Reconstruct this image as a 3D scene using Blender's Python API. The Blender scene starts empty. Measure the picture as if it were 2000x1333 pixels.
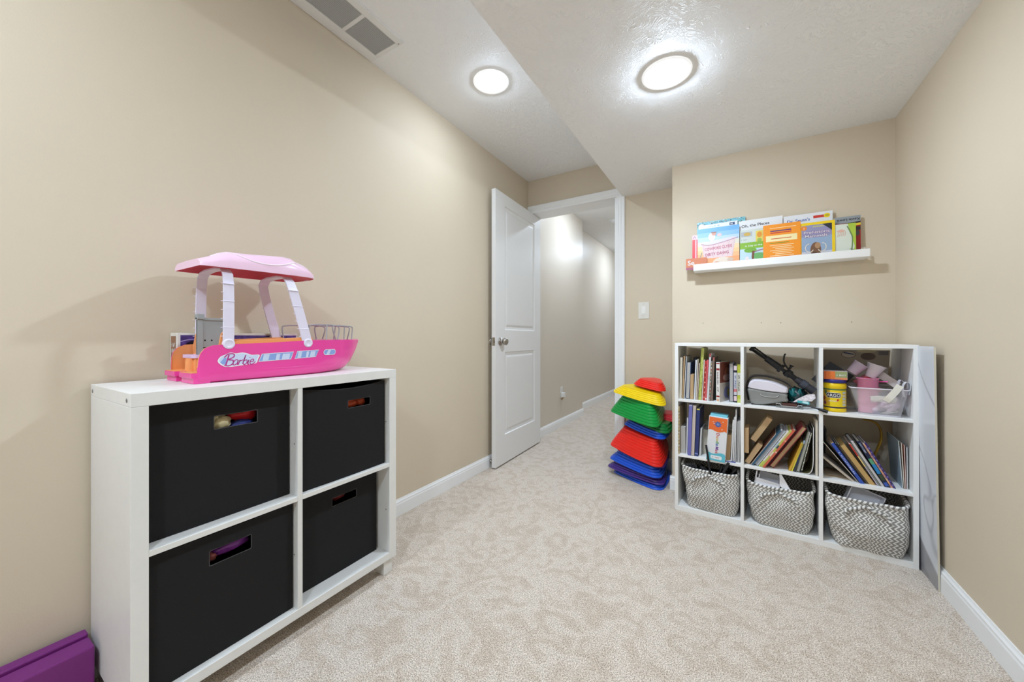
import bpy, bmesh, math, random
from mathutils import Matrix, Vector, noise
random.seed(7)
R=math.radians; PI=math.pi
scene=bpy.context.scene; COL=scene.collection

# ---------------------------------------------------------------- camera, world, exposure
H=0.965
cd=bpy.data.cameras.new('camera'); cam=bpy.data.objects.new('camera',cd); COL.objects.link(cam)
cam.location=(0,0,H); cam.rotation_euler=(R(90),0,R(31.032))
cd.sensor_width=36; cd.lens=36*716.16/2000; cd.shift_y=-0.0032; cd.clip_start=0.02
scene.camera=cam
w=bpy.data.worlds.new('world'); scene.world=w; w.use_nodes=True
w.node_tree.nodes['Background'].inputs[0].default_value=(.8,.85,1,1); w.node_tree.nodes['Background'].inputs[1].default_value=.3
scene.view_settings.view_transform='Standard'; scene.view_settings.look='None'
scene.view_settings.exposure=0.52; scene.view_settings.gamma=1.0
try: scene.view_settings.use_curve_mapping=False
except Exception: pass
LAMP=150.0            # emission of the ceiling lamps' diffusers
LAMPS=[(-1.122,1.645,'h',1.0),(-.233,1.62,'s',3.3),(-1.122,-.6,'h',3.3),(-.233,-.6,'s',3.4)]
HALL_LAMPS=[(-1.12,3.72),(-1.12,5.75)]

# ---------------------------------------------------------------- measures
XL=-1.5587; YB=2.8684; YB2=3.025; ZC=2.3529; XS=-.7263; ZS=2.0521; YP=2.5245; XR=.6887; XBL=-.3288
YR=-2.1; ZH=2.42; DX0=XL; DX1=-.772; DZ=2.06

# ---------------------------------------------------------------- materials
def lin(c):
    return tuple(((x/255)/12.92 if x/255<=.04045 else ((x/255+.055)/1.055)**2.4) for x in c)+(1,)
MATS={}
def mat(name,rgb,rough=.5,metal=0,bump=0,bscale=200,var=0,vscale=8,alpha=1,trans=0,emit=0,coat=0,sheen=0,stretch=None,ior=1.45):
    if name in MATS: return MATS[name]
    m=bpy.data.materials.new(name); m.use_nodes=True; nt=m.node_tree; b=nt.nodes['Principled BSDF']
    b.inputs['Base Color'].default_value=lin(rgb); b.inputs['Roughness'].default_value=rough
    b.inputs['Metallic'].default_value=metal; b.inputs['IOR'].default_value=ior
    b.inputs['Transmission Weight'].default_value=trans; b.inputs['Alpha'].default_value=alpha
    b.inputs['Coat Weight'].default_value=coat; b.inputs['Sheen Weight'].default_value=sheen
    if emit:
        b.inputs['Emission Color'].default_value=lin(rgb); b.inputs['Emission Strength'].default_value=emit
    if bump or var:
        tc=nt.nodes.new('ShaderNodeTexCoord'); src=tc.outputs['Object']
        if stretch:
            mp=nt.nodes.new('ShaderNodeMapping'); mp.inputs['Scale'].default_value=stretch
            nt.links.new(src,mp.inputs[0]); src=mp.outputs[0]
    if bump:
        n=nt.nodes.new('ShaderNodeTexNoise'); n.inputs['Scale'].default_value=bscale; n.inputs['Detail'].default_value=2
        nt.links.new(src,n.inputs['Vector'])
        bp=nt.nodes.new('ShaderNodeBump'); bp.inputs['Strength'].default_value=bump; bp.inputs['Distance'].default_value=.002
        nt.links.new(n.outputs[0],bp.inputs['Height']); nt.links.new(bp.outputs[0],b.inputs['Normal'])
    if var:
        n=nt.nodes.new('ShaderNodeTexNoise'); n.inputs['Scale'].default_value=vscale; n.inputs['Detail'].default_value=4
        nt.links.new(src,n.inputs['Vector'])
        r=nt.nodes.new('ShaderNodeValToRGB'); c=lin(rgb)
        r.color_ramp.elements[0].position=.3; r.color_ramp.elements[1].position=.7
        r.color_ramp.elements[0].color=tuple(x*(1-var) for x in c[:3])+(1,)
        r.color_ramp.elements[1].color=tuple(min(1,x*(1+var)) for x in c[:3])+(1,)
        nt.links.new(n.outputs[0],r.inputs[0]); nt.links.new(r.outputs[0],b.inputs['Base Color'])
    MATS[name]=m; return m
def col(rgb,rough=.5,**k):
    return mat('c_%02x%02x%02x_%d'%(tuple(rgb)+(int(rough*100),)),rgb,rough,**k)

WALL=mat('beige_wall_paint',(212,197,174),.62,bump=.12,bscale=350,var=.012,vscale=3)
WALLH=mat('hall_wall_paint',(212,201,186),.42,bump=.1,bscale=350)
TRIM=mat('white_trim_paint',(240,240,239),.35)
DOORW=mat('white_door_paint',(228,226,223),.33,bump=.03,bscale=120)
WHITE=mat('white_laminate',(231,229,224),.38,var=.015,vscale=30)
WHITE2=mat('white_laminate_warm',(240,239,236),.45)
NICKEL=mat('brushed_nickel',(170,165,158),.25,metal=1)
STEEL=mat('grey_steel',(150,150,152),.3,metal=1)
BLACKF=mat('black_fabric',(17,16,17),.85,bump=.2,bscale=900)
BLACKP=mat('black_plastic',(22,22,24),.4)
DARK=mat('dark_void',(14,13,13),.9)
PAGES=mat('paper_pages',(214,206,192),.85,var=.12,vscale=1,stretch=(900,3,3))
TAN=mat('old_paper_pages',(190,158,118),.85,var=.13,vscale=1,stretch=(900,3,3))
GREYP=mat('grey_paper_pages',(188,184,178),.85,var=.1,vscale=1,stretch=(900,3,3))
CREAM=mat('cream_paper',(214,204,186),.8)
WPAPER=mat('white_paper',(224,222,220),.7)
def ceiling_mat():
    m=mat('stomped_ceiling_paint',(246,246,246),.62); nt=m.node_tree; b=nt.nodes['Principled BSDF']
    tc=nt.nodes.new('ShaderNodeTexCoord')
    n1=nt.nodes.new('ShaderNodeTexNoise'); n1.inputs['Scale'].default_value=9; n1.inputs['Detail'].default_value=1
    sc=nt.nodes.new('ShaderNodeVectorMath'); sc.operation='SCALE'; sc.inputs['Scale'].default_value=.22
    ad=nt.nodes.new('ShaderNodeVectorMath'); ad.operation='ADD'
    nt.links.new(tc.outputs['Object'],n1.inputs['Vector']); nt.links.new(n1.outputs['Color'],sc.inputs[0])
    nt.links.new(sc.outputs[0],ad.inputs[0]); nt.links.new(tc.outputs['Object'],ad.inputs[1])
    mp=nt.nodes.new('ShaderNodeMapping'); mp.inputs['Scale'].default_value=(1,1.7,1); nt.links.new(ad.outputs[0],mp.inputs[0])
    n=nt.nodes.new('ShaderNodeTexNoise'); n.inputs['Scale'].default_value=52; n.inputs['Detail'].default_value=1.5; n.inputs['Distortion'].default_value=1.2
    nt.links.new(mp.outputs[0],n.inputs['Vector'])
    r=nt.nodes.new('ShaderNodeValToRGB'); e=r.color_ramp.elements; e[0].position=.5; e[0].color=(0,0,0,1); e[1].position=.56; e[1].color=(1,1,1,1)
    k=e.new(.62); k.color=(.1,.1,.1,1)
    nt.links.new(n.outputs[0],r.inputs[0])
    bp=nt.nodes.new('ShaderNodeBump'); bp.inputs['Strength'].default_value=.42; bp.inputs['Distance'].default_value=.0045
    nt.links.new(r.outputs[0],bp.inputs['Height']); nt.links.new(bp.outputs[0],b.inputs['Normal'])
    return m
CEIL=ceiling_mat()
def carpet_mat():
    m=mat('beige_carpet',(190,176,160),.95,sheen=.2); nt=m.node_tree; b=nt.nodes['Principled BSDF']
    tc=nt.nodes.new('ShaderNodeTexCoord')
    def noi(s,d,dist=0):
        n=nt.nodes.new('ShaderNodeTexNoise'); n.inputs['Scale'].default_value=s; n.inputs['Detail'].default_value=d; n.inputs['Distortion'].default_value=dist
        nt.links.new(tc.outputs['Object'],n.inputs['Vector']); return n
    fine=noi(300,3,.4); big=noi(13,8,1.5); mid=noi(110,2,.5)
    def ramp(n,a,b_,c0,c1):
        r=nt.nodes.new('ShaderNodeValToRGB'); r.color_ramp.elements[0].position=a; r.color_ramp.elements[1].position=b_
        r.color_ramp.elements[0].color=c0; r.color_ramp.elements[1].color=c1; nt.links.new(n.outputs[0],r.inputs[0]); return r
    rf=ramp(fine,.34,.64,lin((150,134,118)),lin((250,236,221)))
    rb=ramp(big,.38,.55,lin((239,234,228)),lin((255,255,255)))
    mx=nt.nodes.new('ShaderNodeMix'); mx.data_type='RGBA'; mx.blend_type='MULTIPLY'; mx.inputs[0].default_value=1
    nt.links.new(rf.outputs[0],mx.inputs[6]); nt.links.new(rb.outputs[0],mx.inputs[7]); nt.links.new(mx.outputs[2],b.inputs['Base Color'])
    a=nt.nodes.new('ShaderNodeMath'); a.operation='ADD'; nt.links.new(fine.outputs[0],a.inputs[0]); nt.links.new(mid.outputs[0],a.inputs[1])
    bp=nt.nodes.new('ShaderNodeBump'); bp.inputs['Strength'].default_value=.7; bp.inputs['Distance'].default_value=.004
    nt.links.new(a.outputs[0],bp.inputs['Height']); nt.links.new(bp.outputs[0],b.inputs['Normal'])
    return m
CARPET=carpet_mat()
def math_node(nt,op,a,b_=None,c=None):
    n=nt.nodes.new('ShaderNodeMath'); n.operation=op
    for i,v in enumerate((a,b_,c)):
        if v is None: continue
        if isinstance(v,(int,float)): n.inputs[i].default_value=v
        else: nt.links.new(v,n.inputs[i])
    return n.outputs[0]
def chevron_mat():
    m=mat('woven_chevron',(200,196,188),.7); nt=m.node_tree; b=nt.nodes['Principled BSDF']
    uv=nt.nodes.new('ShaderNodeUVMap'); s=nt.nodes.new('ShaderNodeSeparateXYZ'); nt.links.new(uv.outputs[0],s.inputs[0])
    u,v=s.outputs[0],s.outputs[1]
    tri=math_node(nt,'PINGPONG',v,.0115)
    uu=math_node(nt,'ADD',u,tri)
    f=math_node(nt,'FRACT',math_node(nt,'DIVIDE',uu,.0148))
    band=math_node(nt,'GREATER_THAN',f,.6)
    # weave rows: fine stitches across each strand
    st=math_node(nt,'PINGPONG',v,.0019); st=math_node(nt,'DIVIDE',st,.0019)
    mx=nt.nodes.new('ShaderNodeMix'); mx.data_type='RGBA'; nt.links.new(band,mx.inputs[0])
    mx.inputs[6].default_value=lin((150,146,141)); mx.inputs[7].default_value=lin((240,237,230))
    nt.links.new(mx.outputs[2],b.inputs['Base Color'])
    hh=math_node(nt,'ADD',math_node(nt,'PINGPONG',f,.3),math_node(nt,'MULTIPLY',st,.12))
    bp=nt.nodes.new('ShaderNodeBump'); bp.inputs['Strength'].default_value=.5; bp.inputs['Distance'].default_value=.004
    nt.links.new(hh,bp.inputs['Height']); nt.links.new(bp.outputs[0],b.inputs['Normal']); return m
CHEV=chevron_mat()
def braid_mat():
    m=mat('braided_cord',(200,196,188),.7); nt=m.node_tree; b=nt.nodes['Principled BSDF']
    uv=nt.nodes.new('ShaderNodeUVMap'); s=nt.nodes.new('ShaderNodeSeparateXYZ'); nt.links.new(uv.outputs[0],s.inputs[0])
    f=math_node(nt,'FRACT',math_node(nt,'ADD',math_node(nt,'DIVIDE',s.outputs[0],.017),s.outputs[1]))
    mx=nt.nodes.new('ShaderNodeMix'); mx.data_type='RGBA'; nt.links.new(math_node(nt,'GREATER_THAN',f,.45),mx.inputs[0])
    mx.inputs[6].default_value=lin((128,124,120)); mx.inputs[7].default_value=lin((240,238,232)); nt.links.new(mx.outputs[2],b.inputs['Base Color'])
    bp=nt.nodes.new('ShaderNodeBump'); bp.inputs['Strength'].default_value=.8; bp.inputs['Distance'].default_value=.004
    nt.links.new(math_node(nt,'PINGPONG',f,.5),bp.inputs['Height']); nt.links.new(bp.outputs[0],b.inputs['Normal']); return m
BRAID=braid_mat()
def marble_mat():
    m=mat('marble_laminate',(214,216,220),.3); nt=m.node_tree; b=nt.nodes['Principled BSDF']
    tc=nt.nodes.new('ShaderNodeTexCoord')
    n=nt.nodes.new('ShaderNodeTexNoise'); n.inputs['Scale'].default_value=1.7; n.inputs['Detail'].default_value=2.5; n.inputs['Distortion'].default_value=1.0
    nt.links.new(tc.outputs['Object'],n.inputs['Vector'])
    d=math_node(nt,'ABSOLUTE',math_node(nt,'SUBTRACT',n.outputs[0],.5))
    r=nt.nodes.new('ShaderNodeValToRGB'); e=r.color_ramp.elements; e[0].position=0; e[0].color=lin((172,173,178)); e[1].position=.010; e[1].color=lin((214,216,220))
    nt.links.new(d,r.inputs[0])
    # a broad grey cloud across one corner of the sheet
    s=nt.nodes.new('ShaderNodeSeparateXYZ'); nt.links.new(tc.outputs['Object'],s.inputs[0])
    k=math_node(nt,'ADD',s.outputs[2],math_node(nt,'MULTIPLY',s.outputs[1],-.5)); k=math_node(nt,'ADD',k,math_node(nt,'MULTIPLY',n.outputs[0],.06))
    r2=nt.nodes.new('ShaderNodeValToRGB'); r2.color_ramp.elements[0].position=.08; r2.color_ramp.elements[1].position=.095
    r2.color_ramp.elements[0].color=lin((176,172,172)); r2.color_ramp.elements[1].color=(1,1,1,1)
    nt.links.new(k,r2.inputs[0])
    mx=nt.nodes.new('ShaderNodeMix'); mx.data_type='RGBA'; mx.blend_type='MULTIPLY'; mx.inputs[0].default_value=1
    nt.links.new(r.outputs[0],mx.inputs[6]); nt.links.new(r2.outputs[0],mx.inputs[7]); nt.links.new(mx.outputs[2],b.inputs['Base Color'])
    return m
MARBLE=marble_mat()

# ---------------------------------------------------------------- mesh builder
def T(x=0,y=0,z=0): return Matrix.Translation((x,y,z))
def RX(a): return Matrix.Rotation(R(a),4,'X')
def RY(a): return Matrix.Rotation(R(a),4,'Y')
def RZ(a): return Matrix.Rotation(R(a),4,'Z')
def SC(x,y,z): return Matrix.Diagonal((x,y,z,1))
I4=Matrix.Identity(4)
TEXT_CACHE={}
BOLD=.016
def text_data(s):
    if s in TEXT_CACHE: return TEXT_CACHE[s]
    cu=bpy.data.curves.new('t','FONT'); cu.body=s; cu.size=1; cu.resolution_u=3; cu.offset=BOLD
    ob=bpy.data.objects.new('t',cu); COL.objects.link(ob)
    dg=bpy.context.evaluated_depsgraph_get(); me=bpy.data.meshes.new_from_object(ob.evaluated_get(dg))
    V=[tuple(v.co) for v in me.vertices]; F=[tuple(p.vertices) for p in me.polygons]
    xs=[v[0] for v in V] or [0]; ys=[v[1] for v in V] or [0]
    bb=(min(xs),max(xs),min(ys),max(ys))
    bpy.data.objects.remove(ob); bpy.data.curves.remove(cu); bpy.data.meshes.remove(me)
    TEXT_CACHE[s]=(V,F,bb); return TEXT_CACHE[s]
class MB:
    def __init__(s): s.v=[];s.f=[];s.m=[];s.sm=[];s.uv=[];s.mats=[]
    def mi(s,m):
        if m not in s.mats: s.mats.append(m)
        return s.mats.index(m)
    def add(s,V,F,m,M=None,smooth=False,uv=None):
        n=len(s.v); i=s.mi(m)
        for p in V: s.v.append((M@Vector(p))[:] if M else tuple(p))
        for k,f in enumerate(F):
            s.f.append(tuple(n+a for a in f)); s.m.append(i); s.sm.append(smooth); s.uv.append(uv[k] if uv else None)
        return s
    def box(s,x0,x1,y0,y1,z0,z1,m,M=None):
        V=[(x,y,z) for z in (z0,z1) for y in (y0,y1) for x in (x0,x1)]
        return s.add(V,[(0,2,3,1),(4,5,7,6),(0,1,5,4),(2,6,7,3),(0,4,6,2),(1,3,7,5)],m,M)
    def prism(s,P,z0,z1,m,M=None,smooth=False):
        n=len(P); V=[(x,y,z0) for x,y in P]+[(x,y,z1) for x,y in P]
        F=[tuple(range(n-1,-1,-1)),tuple(range(n,2*n))]
        s.add(V,F,m,M); s.add(V,[(i,(i+1)%n,n+(i+1)%n,n+i) for i in range(n)],m,M,smooth); return s
    def poly(s,P,m,M=None,z=0): return s.add([(x,y,z) for x,y in P],[tuple(range(len(P)))],m,M)
    def rect(s,x0,x1,y0,y1,m,M=None,z=0): return s.poly([(x0,y0),(x1,y0),(x1,y1),(x0,y1)],m,M,z)
    def ell(s,cx,cy,rx,ry,m,M=None,z=0,n=20): return s.poly([(cx+rx*math.cos(2*PI*i/n),cy+ry*math.sin(2*PI*i/n)) for i in range(n)],m,M,z)
    def loft(s,rings,m,M=None,closed=True,cap0=False,cap1=False,smooth=True,uv=False):
        n=len(rings[0]); V=[p for r in rings for p in r]; F=[]; U=[]
        per=[0]
        for j in range(n): per.append(per[-1]+(Vector(rings[-1][(j+1)%n])-Vector(rings[-1][j])).length)
        hv=[0]
        for i in range(1,len(rings)): hv.append(hv[-1]+(Vector(rings[i][0])-Vector(rings[i-1][0])).length)
        for i in range(len(rings)-1):
            for j in range(n if closed else n-1):
                k=(j+1)%n; F.append((i*n+j,i*n+k,(i+1)*n+k,(i+1)*n+j))
                U.append([(per[j],hv[i]),(per[j+1],hv[i]),(per[j+1],hv[i+1]),(per[j],hv[i+1])])
        s.add(V,F,m,M,smooth,U if uv else None)
        if cap0: s.add(rings[0],[tuple(range(n-1,-1,-1))],m,M)
        if cap1: s.add(rings[-1],[tuple(range(n))],m,M)
        return s
    def tube(s,P,r,m,M=None,n=8,closed=False,cap=True,uv=False,flat=1.0,up=None):
        P=[Vector(p) for p in P]; k=len(P); rr=r if isinstance(r,(list,tuple)) else [r]*k
        rings=[]; prev=None
        for i in range(k):
            a=P[(i-1)%k] if (closed or i>0) else P[i]; b=P[(i+1)%k] if (closed or i<k-1) else P[i]
            t=(b-a).normalized()
            if prev is None:
                ref=Vector(up) if up else (Vector((0,0,1)) if abs(t.z)<.9 else Vector((1,0,0)))
                nx=t.cross(ref).normalized()
            else: nx=(prev-t*prev.dot(t)).normalized()
            prev=nx; ny=t.cross(nx)
            rings.append([tuple(P[i]+nx*math.cos(2*PI*j/n)*rr[i]+ny*math.sin(2*PI*j/n)*rr[i]*flat) for j in range(n)])
        L=[0]
        for i in range(1,k+1): L.append(L[-1]+(P[i%k]-P[i-1]).length)
        V=[p for g in rings for p in g]; F=[];U=[]
        for i in range(k if closed else k-1):
            i2=(i+1)%k
            for j in range(n):
                j2=(j+1)%n; F.append((i*n+j,i*n+j2,i2*n+j2,i2*n+j))
                U.append([(L[i],j/n),(L[i],(j+1)/n),(L[i+1],(j+1)/n),(L[i+1],j/n)])
        s.add(V,F,m,M,True,U if uv else None)
        if cap and not closed:
            s.add(rings[0],[tuple(range(n-1,-1,-1))],m,M); s.add(rings[-1],[tuple(range(n))],m,M)
        return s
    def lathe(s,prof,m,M=None,n=32,cap0=False,cap1=False,smooth=True):
        return s.loft([[(r*math.cos(2*PI*j/n),r*math.sin(2*PI*j/n),z) for j in range(n)] for r,z in prof],m,M,True,cap0,cap1,smooth)
    def text(s,t,size,m,M=None,x=0,y=0,z=0,align='l',width=None,sx=1):
        V,F,bb=text_data(t)
        if not F: return s
        wd=bb[1]-bb[0]
        if width: sx=width/(wd*size)
        ox={'l':-bb[0],'c':-(bb[0]+bb[1])/2,'r':-bb[1]}[align]
        return s.add([((a+ox)*size*sx+x,b*size+y,z) for a,b,c in V],F,m,M)
    def scribble(s,n,wd,hh,m,M=None,x=0,y=0,z=0,seed=0):
        rn=random.Random(seed+n); st=wd/n
        for i in range(n):
            a=x+i*st; k=rn.random()
            if k<.12: continue
            s.rect(a+st*.1,a+st*.32,y,y+hh*(.7+.3*rn.random()),m,M,z)
            if k>.4: s.rect(a+st*.32,a+st*.8,y+hh*rn.choice((0,.4,.75)),y+hh*(rn.choice((.15,.55,.9))),m,M,z)
            else: s.rect(a+st*.58,a+st*.78,y,y+hh*(.5+.4*rn.random()),m,M,z)
        return s
    def stroke(s,P,wd,m,M=None,z=0,n=6):
        Q=smooth_path(P,n); L=[];Rr=[]
        for i in range(len(Q)):
            a=Q[max(0,i-1)];b=Q[min(len(Q)-1,i+1)]; dx,dy=b[0]-a[0],b[1]-a[1]; l=math.hypot(dx,dy) or 1
            nx,ny=-dy/l*wd/2,dx/l*wd/2; L.append((Q[i][0]+nx,Q[i][1]+ny,z)); Rr.append((Q[i][0]-nx,Q[i][1]-ny,z))
        k=len(Q); return s.add(L+Rr,[(k+i,k+i+1,i+1,i) for i in range(k-1)],m,M)
    def blob(s,c,r,m,M=None,amp=.15,fr=3,n=12,seed=0):
        rings=[]
        for i in range(n+1):
            ph=PI*i/n; ring=[]
            for j in range(2*n):
                th=PI*j/n; d=Vector((math.sin(ph)*math.cos(th),math.sin(ph)*math.sin(th),-math.cos(ph)))
                k=1+amp*noise.noise(d*fr+Vector((seed,seed*2,0)))*2
                ring.append((c[0]+d.x*r[0]*k,c[1]+d.y*r[1]*k,c[2]+d.z*r[2]*k))
            rings.append(ring)
        return s.loft(rings,m,M)
    def build(s,name,parent=None,bevel=0,label=None,world=None,seg=2,sharp=0):
        me=bpy.data.meshes.new(name); me.from_pydata(s.v,[],s.f)
        for m in s.mats: me.materials.append(m)
        for i,p in enumerate(me.polygons): p.material_index=s.m[i]; p.use_smooth=s.sm[i]
        if any(u for u in s.uv):
            ul=me.uv_layers.new(name='UVMap')
            for p,u in zip(me.polygons,s.uv):
                if u:
                    for li,q in zip(p.loop_indices,u): ul.data[li].uv=q
        me.update()
        if sharp: me.set_sharp_from_angle(angle=R(sharp))
        o=bpy.data.objects.new(name,me); COL.objects.link(o)
        if parent: o.parent=parent
        if world is not None: o.matrix_world=world
        if bevel:
            b=o.modifiers.new('bevel','BEVEL'); b.width=bevel; b.segments=seg; b.limit_method='ANGLE'; b.angle_limit=R(40)
        if label: o['label']=label
        return o
def smooth_path(P,n=6,closed=False):
    out=[]; k=len(P); d=len(P[0])
    if k<3: return [tuple(p) for p in P]
    for i in range(k if closed else k-1):
        p0=P[(i-1)%k] if (closed or i>0) else P[i]; p1=P[i%k]; p2=P[(i+1)%k]; p3=P[(i+2)%k] if (closed or i<k-2) else P[(i+1)%k]
        for j in range(n):
            t=j/n
            out.append(tuple(.5*((2*p1[a])+(-p0[a]+p2[a])*t+(2*p0[a]-5*p1[a]+4*p2[a]-p3[a])*t*t+(-p0[a]+3*p1[a]-3*p2[a]+p3[a])*t**3) for a in range(d)))
    if not closed: out.append(tuple(P[-1]))
    return out
def rrect(a,b,r,n=6,cx=0,cy=0):
    P=[]
    for sx,sy,a0 in ((1,1,0),(-1,1,90),(-1,-1,180),(1,-1,270)):
        for i in range(n+1):
            t=R(a0+90*i/n); P.append((cx+sx*(a-r)+r*math.cos(t),cy+sy*(b-r)+r*math.sin(t)))
    return P
def thing(name,label,cat,world=I4,group=None):
    o=bpy.data.objects.new(name,None); o.empty_display_size=.05; COL.objects.link(o); o.matrix_world=world
    o['label']=label; o['category']=cat
    if group: o['group']=group
    return o
def tag(o,label,cat,group=None):
    o['label']=label; o['category']=cat
    if group: o['group']=group
    return o
def struct(o): o['kind']='structure'; return o
# ================================================================ THE ROOM
def wallbox(name,boxes,m,bevel=0):
    b=MB()
    for x in boxes: b.box(*x,m)
    return struct(b.build(name,bevel=bevel))
wallbox('floor',[(-2.0,.8,YR-.1,8.6,-.1,0)],CARPET)
wallbox('wall_left',[(XL-.12,XL,YR-.1,YB2,0,ZC+.06)],WALL)
wallbox('wall_back',[(DX0,XBL,YB,YB2,DZ,ZC+.06),(DX1,XBL+.02,YB,YB2,0,DZ)],WALL)
wallbox('wall_alcove',[(XBL,XR+.1,YP,YB2,0,ZS+.1)],WALL)
wallbox('wall_right',[(XR,XR+.12,YR-.1,YP,0,ZS+.1)],WALL)
wallbox('wall_rear',[(XL-.1,XR+.1,YR-.12,YR,0,ZC+.06)],WALL)
wallbox('ceiling_high',[(XL-.12,XS,YR-.1,YB2,ZC,ZC+.08)],CEIL)
wallbox('ceiling_soffit',[(XS,XR+.12,YR-.1,YB+.005,ZS,ZC+.08)],CEIL)
wallbox('wall_hall_near',[(-1.72,-1.6,YB2,4.36,0,ZH+.05)],WALLH)
wallbox('wall_hall_far',[(-1.86,-1.74,4.36,8.5,0,ZH+.05)],WALLH)
wallbox('wall_hall_right',[(-.5,-.38,YB2,8.5,0,ZH+.05)],WALLH)
wallbox('wall_hall_end',[(-1.86,-.38,8.38,8.5,0,ZH+.05)],WALLH)
wallbox('wall_hall_front',[(-1.72,-.38,YB2-.001,YB2+.012,DZ,ZH+.05),(DX1,-.38,YB2-.001,YB2+.012,0,DZ)],WALLH)
wallbox('ceiling_hall',[(-1.86,-.38,YB2-.05,8.5,ZH,ZH+.08)],CEIL)

BBP=[(0,0),(.0125,0),(.0125,.062),(.0105,.068),(.0105,.075),(.006,.081),(.004,.088),(0,.088)]   # baseboard profile
def baseboard(name,A,B,out):     # A,B on the wall at floor, out = unit vector into the room
    b=MB(); A=Vector(A+(0,));B=Vector(B+(0,)); o=Vector(out+(0,))
    r=[[tuple(P+o*d+Vector((0,0,z))) for d,z in BBP] for P in (A,B)]
    b.loft(r,TRIM,cap0=True,cap1=True,smooth=False)
    return struct(b.build(name))
baseboard('baseboard_left',(XL,YR),(XL,YB),(1,0))
baseboard('baseboard_right',(XR,YR),(XR,YP),(-1,0))
baseboard('baseboard_alcove_front',(XBL-.0125,YP),(XR,YP),(0,-1))
baseboard('baseboard_alcove_side',(XBL,YP),(XBL,YB),(-1,0))
baseboard('baseboard_back',(DX1+.063,YB),(XBL,YB),(0,-1))
baseboard('baseboard_hall_near',(-1.6,YB2+.012),(-1.6,4.372),(1,0))
baseboard('baseboard_hall_far',(-1.74,4.36),(-1.74,8.38),(1,0))
baseboard('baseboard_hall_right',(-.5,YB2+.012),(-.5,8.38),(-1,0))
baseboard('baseboard_rear',(XL,YR),(XR,YR),(0,1))
# door casing: stepped profile swept round the opening (head + right leg), jamb lining
cs=MB()
CP=[(0,0),(0,.010),(.012,.010),(.018,.014),(.030,.0145),(.044,.019),(.058,.019),(.063,.015),(.063,0)]
head=[[(x,YB-d,DZ+a) for a,d in CP] for x in (DX0+.004,)]+[[(DX1+a,YB-d,DZ+a) for a,d in CP]]
cs.loft(head,TRIM,smooth=False,cap0=True)
cs.loft([[(DX1+a,YB-d,DZ+a) for a,d in CP],[(DX1+a,YB-d,0) for a,d in CP]],TRIM,smooth=False)
struct(cs.build('trim_1'))
jb=MB()
jb.box(DX1-.016,DX1,YB-.003,YB2+.015,0,DZ+.001,TRIM); jb.box(DX0+.001,DX1,YB-.003,YB2+.015,DZ-.001,DZ+.0155,TRIM)
jb.box(XL-.02,XL+.006,YB+.02,YB2+.015,0,DZ,TRIM)
jb.box(DX1-.028,DX1-.016,YB+.045,YB+.085,0,DZ,TRIM)
o=struct(jb.build('trim_2',bevel=.0012))
sk=MB(); sk.box(DX1-.018,DX1-.0155,YB+.004,YB+.032,.905,.965,NICKEL); sk.build('strike_plate',o)

# ---- the door, open along the left wall
DA=Vector((-1.480,2.228)); DB=Vector((-1.514,3.022)); dd=(DB-DA); DL=dd.length; da=math.degrees(math.atan2(dd.y,dd.x))
# local: x along the leaf from free edge, y = towards the room's left wall (back), z up
DM=T(DA.x,DA.y,.012)@RZ(da)
door=bpy.data.objects.new('door_1',None); COL.objects.link(door); door.matrix_world=DM; door['kind']='structure'
d=MB(); th=.0335; HD=2.045
def panel_face(y,sgn):
    # face grid with two moulded sunk panels
    xs=[0,.135,DL-.125,DL]; zs=[0,.215,.845,1.012,1.955,HD]
    for i in range(3):
        for j in range(5):
            q=[(xs[i],y,zs[j]),(xs[i+1],y,zs[j]),(xs[i+1],y,zs[j+1]),(xs[i],y,zs[j+1])]
            if i==1 and j in (1,3):
                x0,x1,z0,z1=xs[1],xs[2],zs[j],zs[j+1]
                def ring(a,dep): return [(x0+a,y+sgn*dep,z0+a),(x1-a,y+sgn*dep,z0+a),(x1-a,y+sgn*dep,z1-a),(x0+a,y+sgn*dep,z1-a)]
                rs=[ring(0,0),ring(.005,.006),ring(.016,.008),ring(.026,.009),ring(.04,.0035),ring(.046,.003)]
                if sgn<0: rs=[r[::-1] for r in rs]
                for a,b_ in zip(rs,rs[1:]): d.add(a+b_,[(k,(k+1)%4,4+(k+1)%4,4+k) for k in range(4)],DOORW)
                d.add(rs[-1],[(0,1,2,3)],DOORW)
            else: d.add(q if sgn>0 else q[::-1],[(0,1,2,3)],DOORW)
panel_face(0,1); panel_face(th,-1)
d.add([(0,0,0),(0,th,0),(0,th,HD),(0,0,HD),(DL,0,0),(DL,th,0),(DL,th,HD),(DL,0,HD)],[(0,1,2,3),(7,6,5,4),(0,4,5,1),(3,2,6,7)],DOORW)
d.build('door_leaf',door)
def knob(side):
    b=MB(); M=T(.066,0 if side<0 else th,.925)@RX(90 if side<0 else -90)
    b.lathe([(.0,.0),(.031,.0),(.032,.003),(.028,.008),(.014,.011),(.0115,.014),(.0115,.026),(.016,.031),(.026,.036),(.0285,.044),(.027,.053),(.02,.059),(0,.061)],NICKEL,M,n=32)
    return b.build('door_knob',door)
knob(-1); knob(1)
b=MB(); b.box(-.0012,.0,.005,th-.005,.895,.955,NICKEL); b.box(-.010,-.001,.011,th-.011,.915,.934,NICKEL); b.build('latch',door,bevel=.001)
b=MB()
for z in (.18,1.02,1.82): b.tube([(DL+.004,-.004,z),(DL+.004,-.004,z+.09)],.006,NICKEL,n=10)
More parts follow.
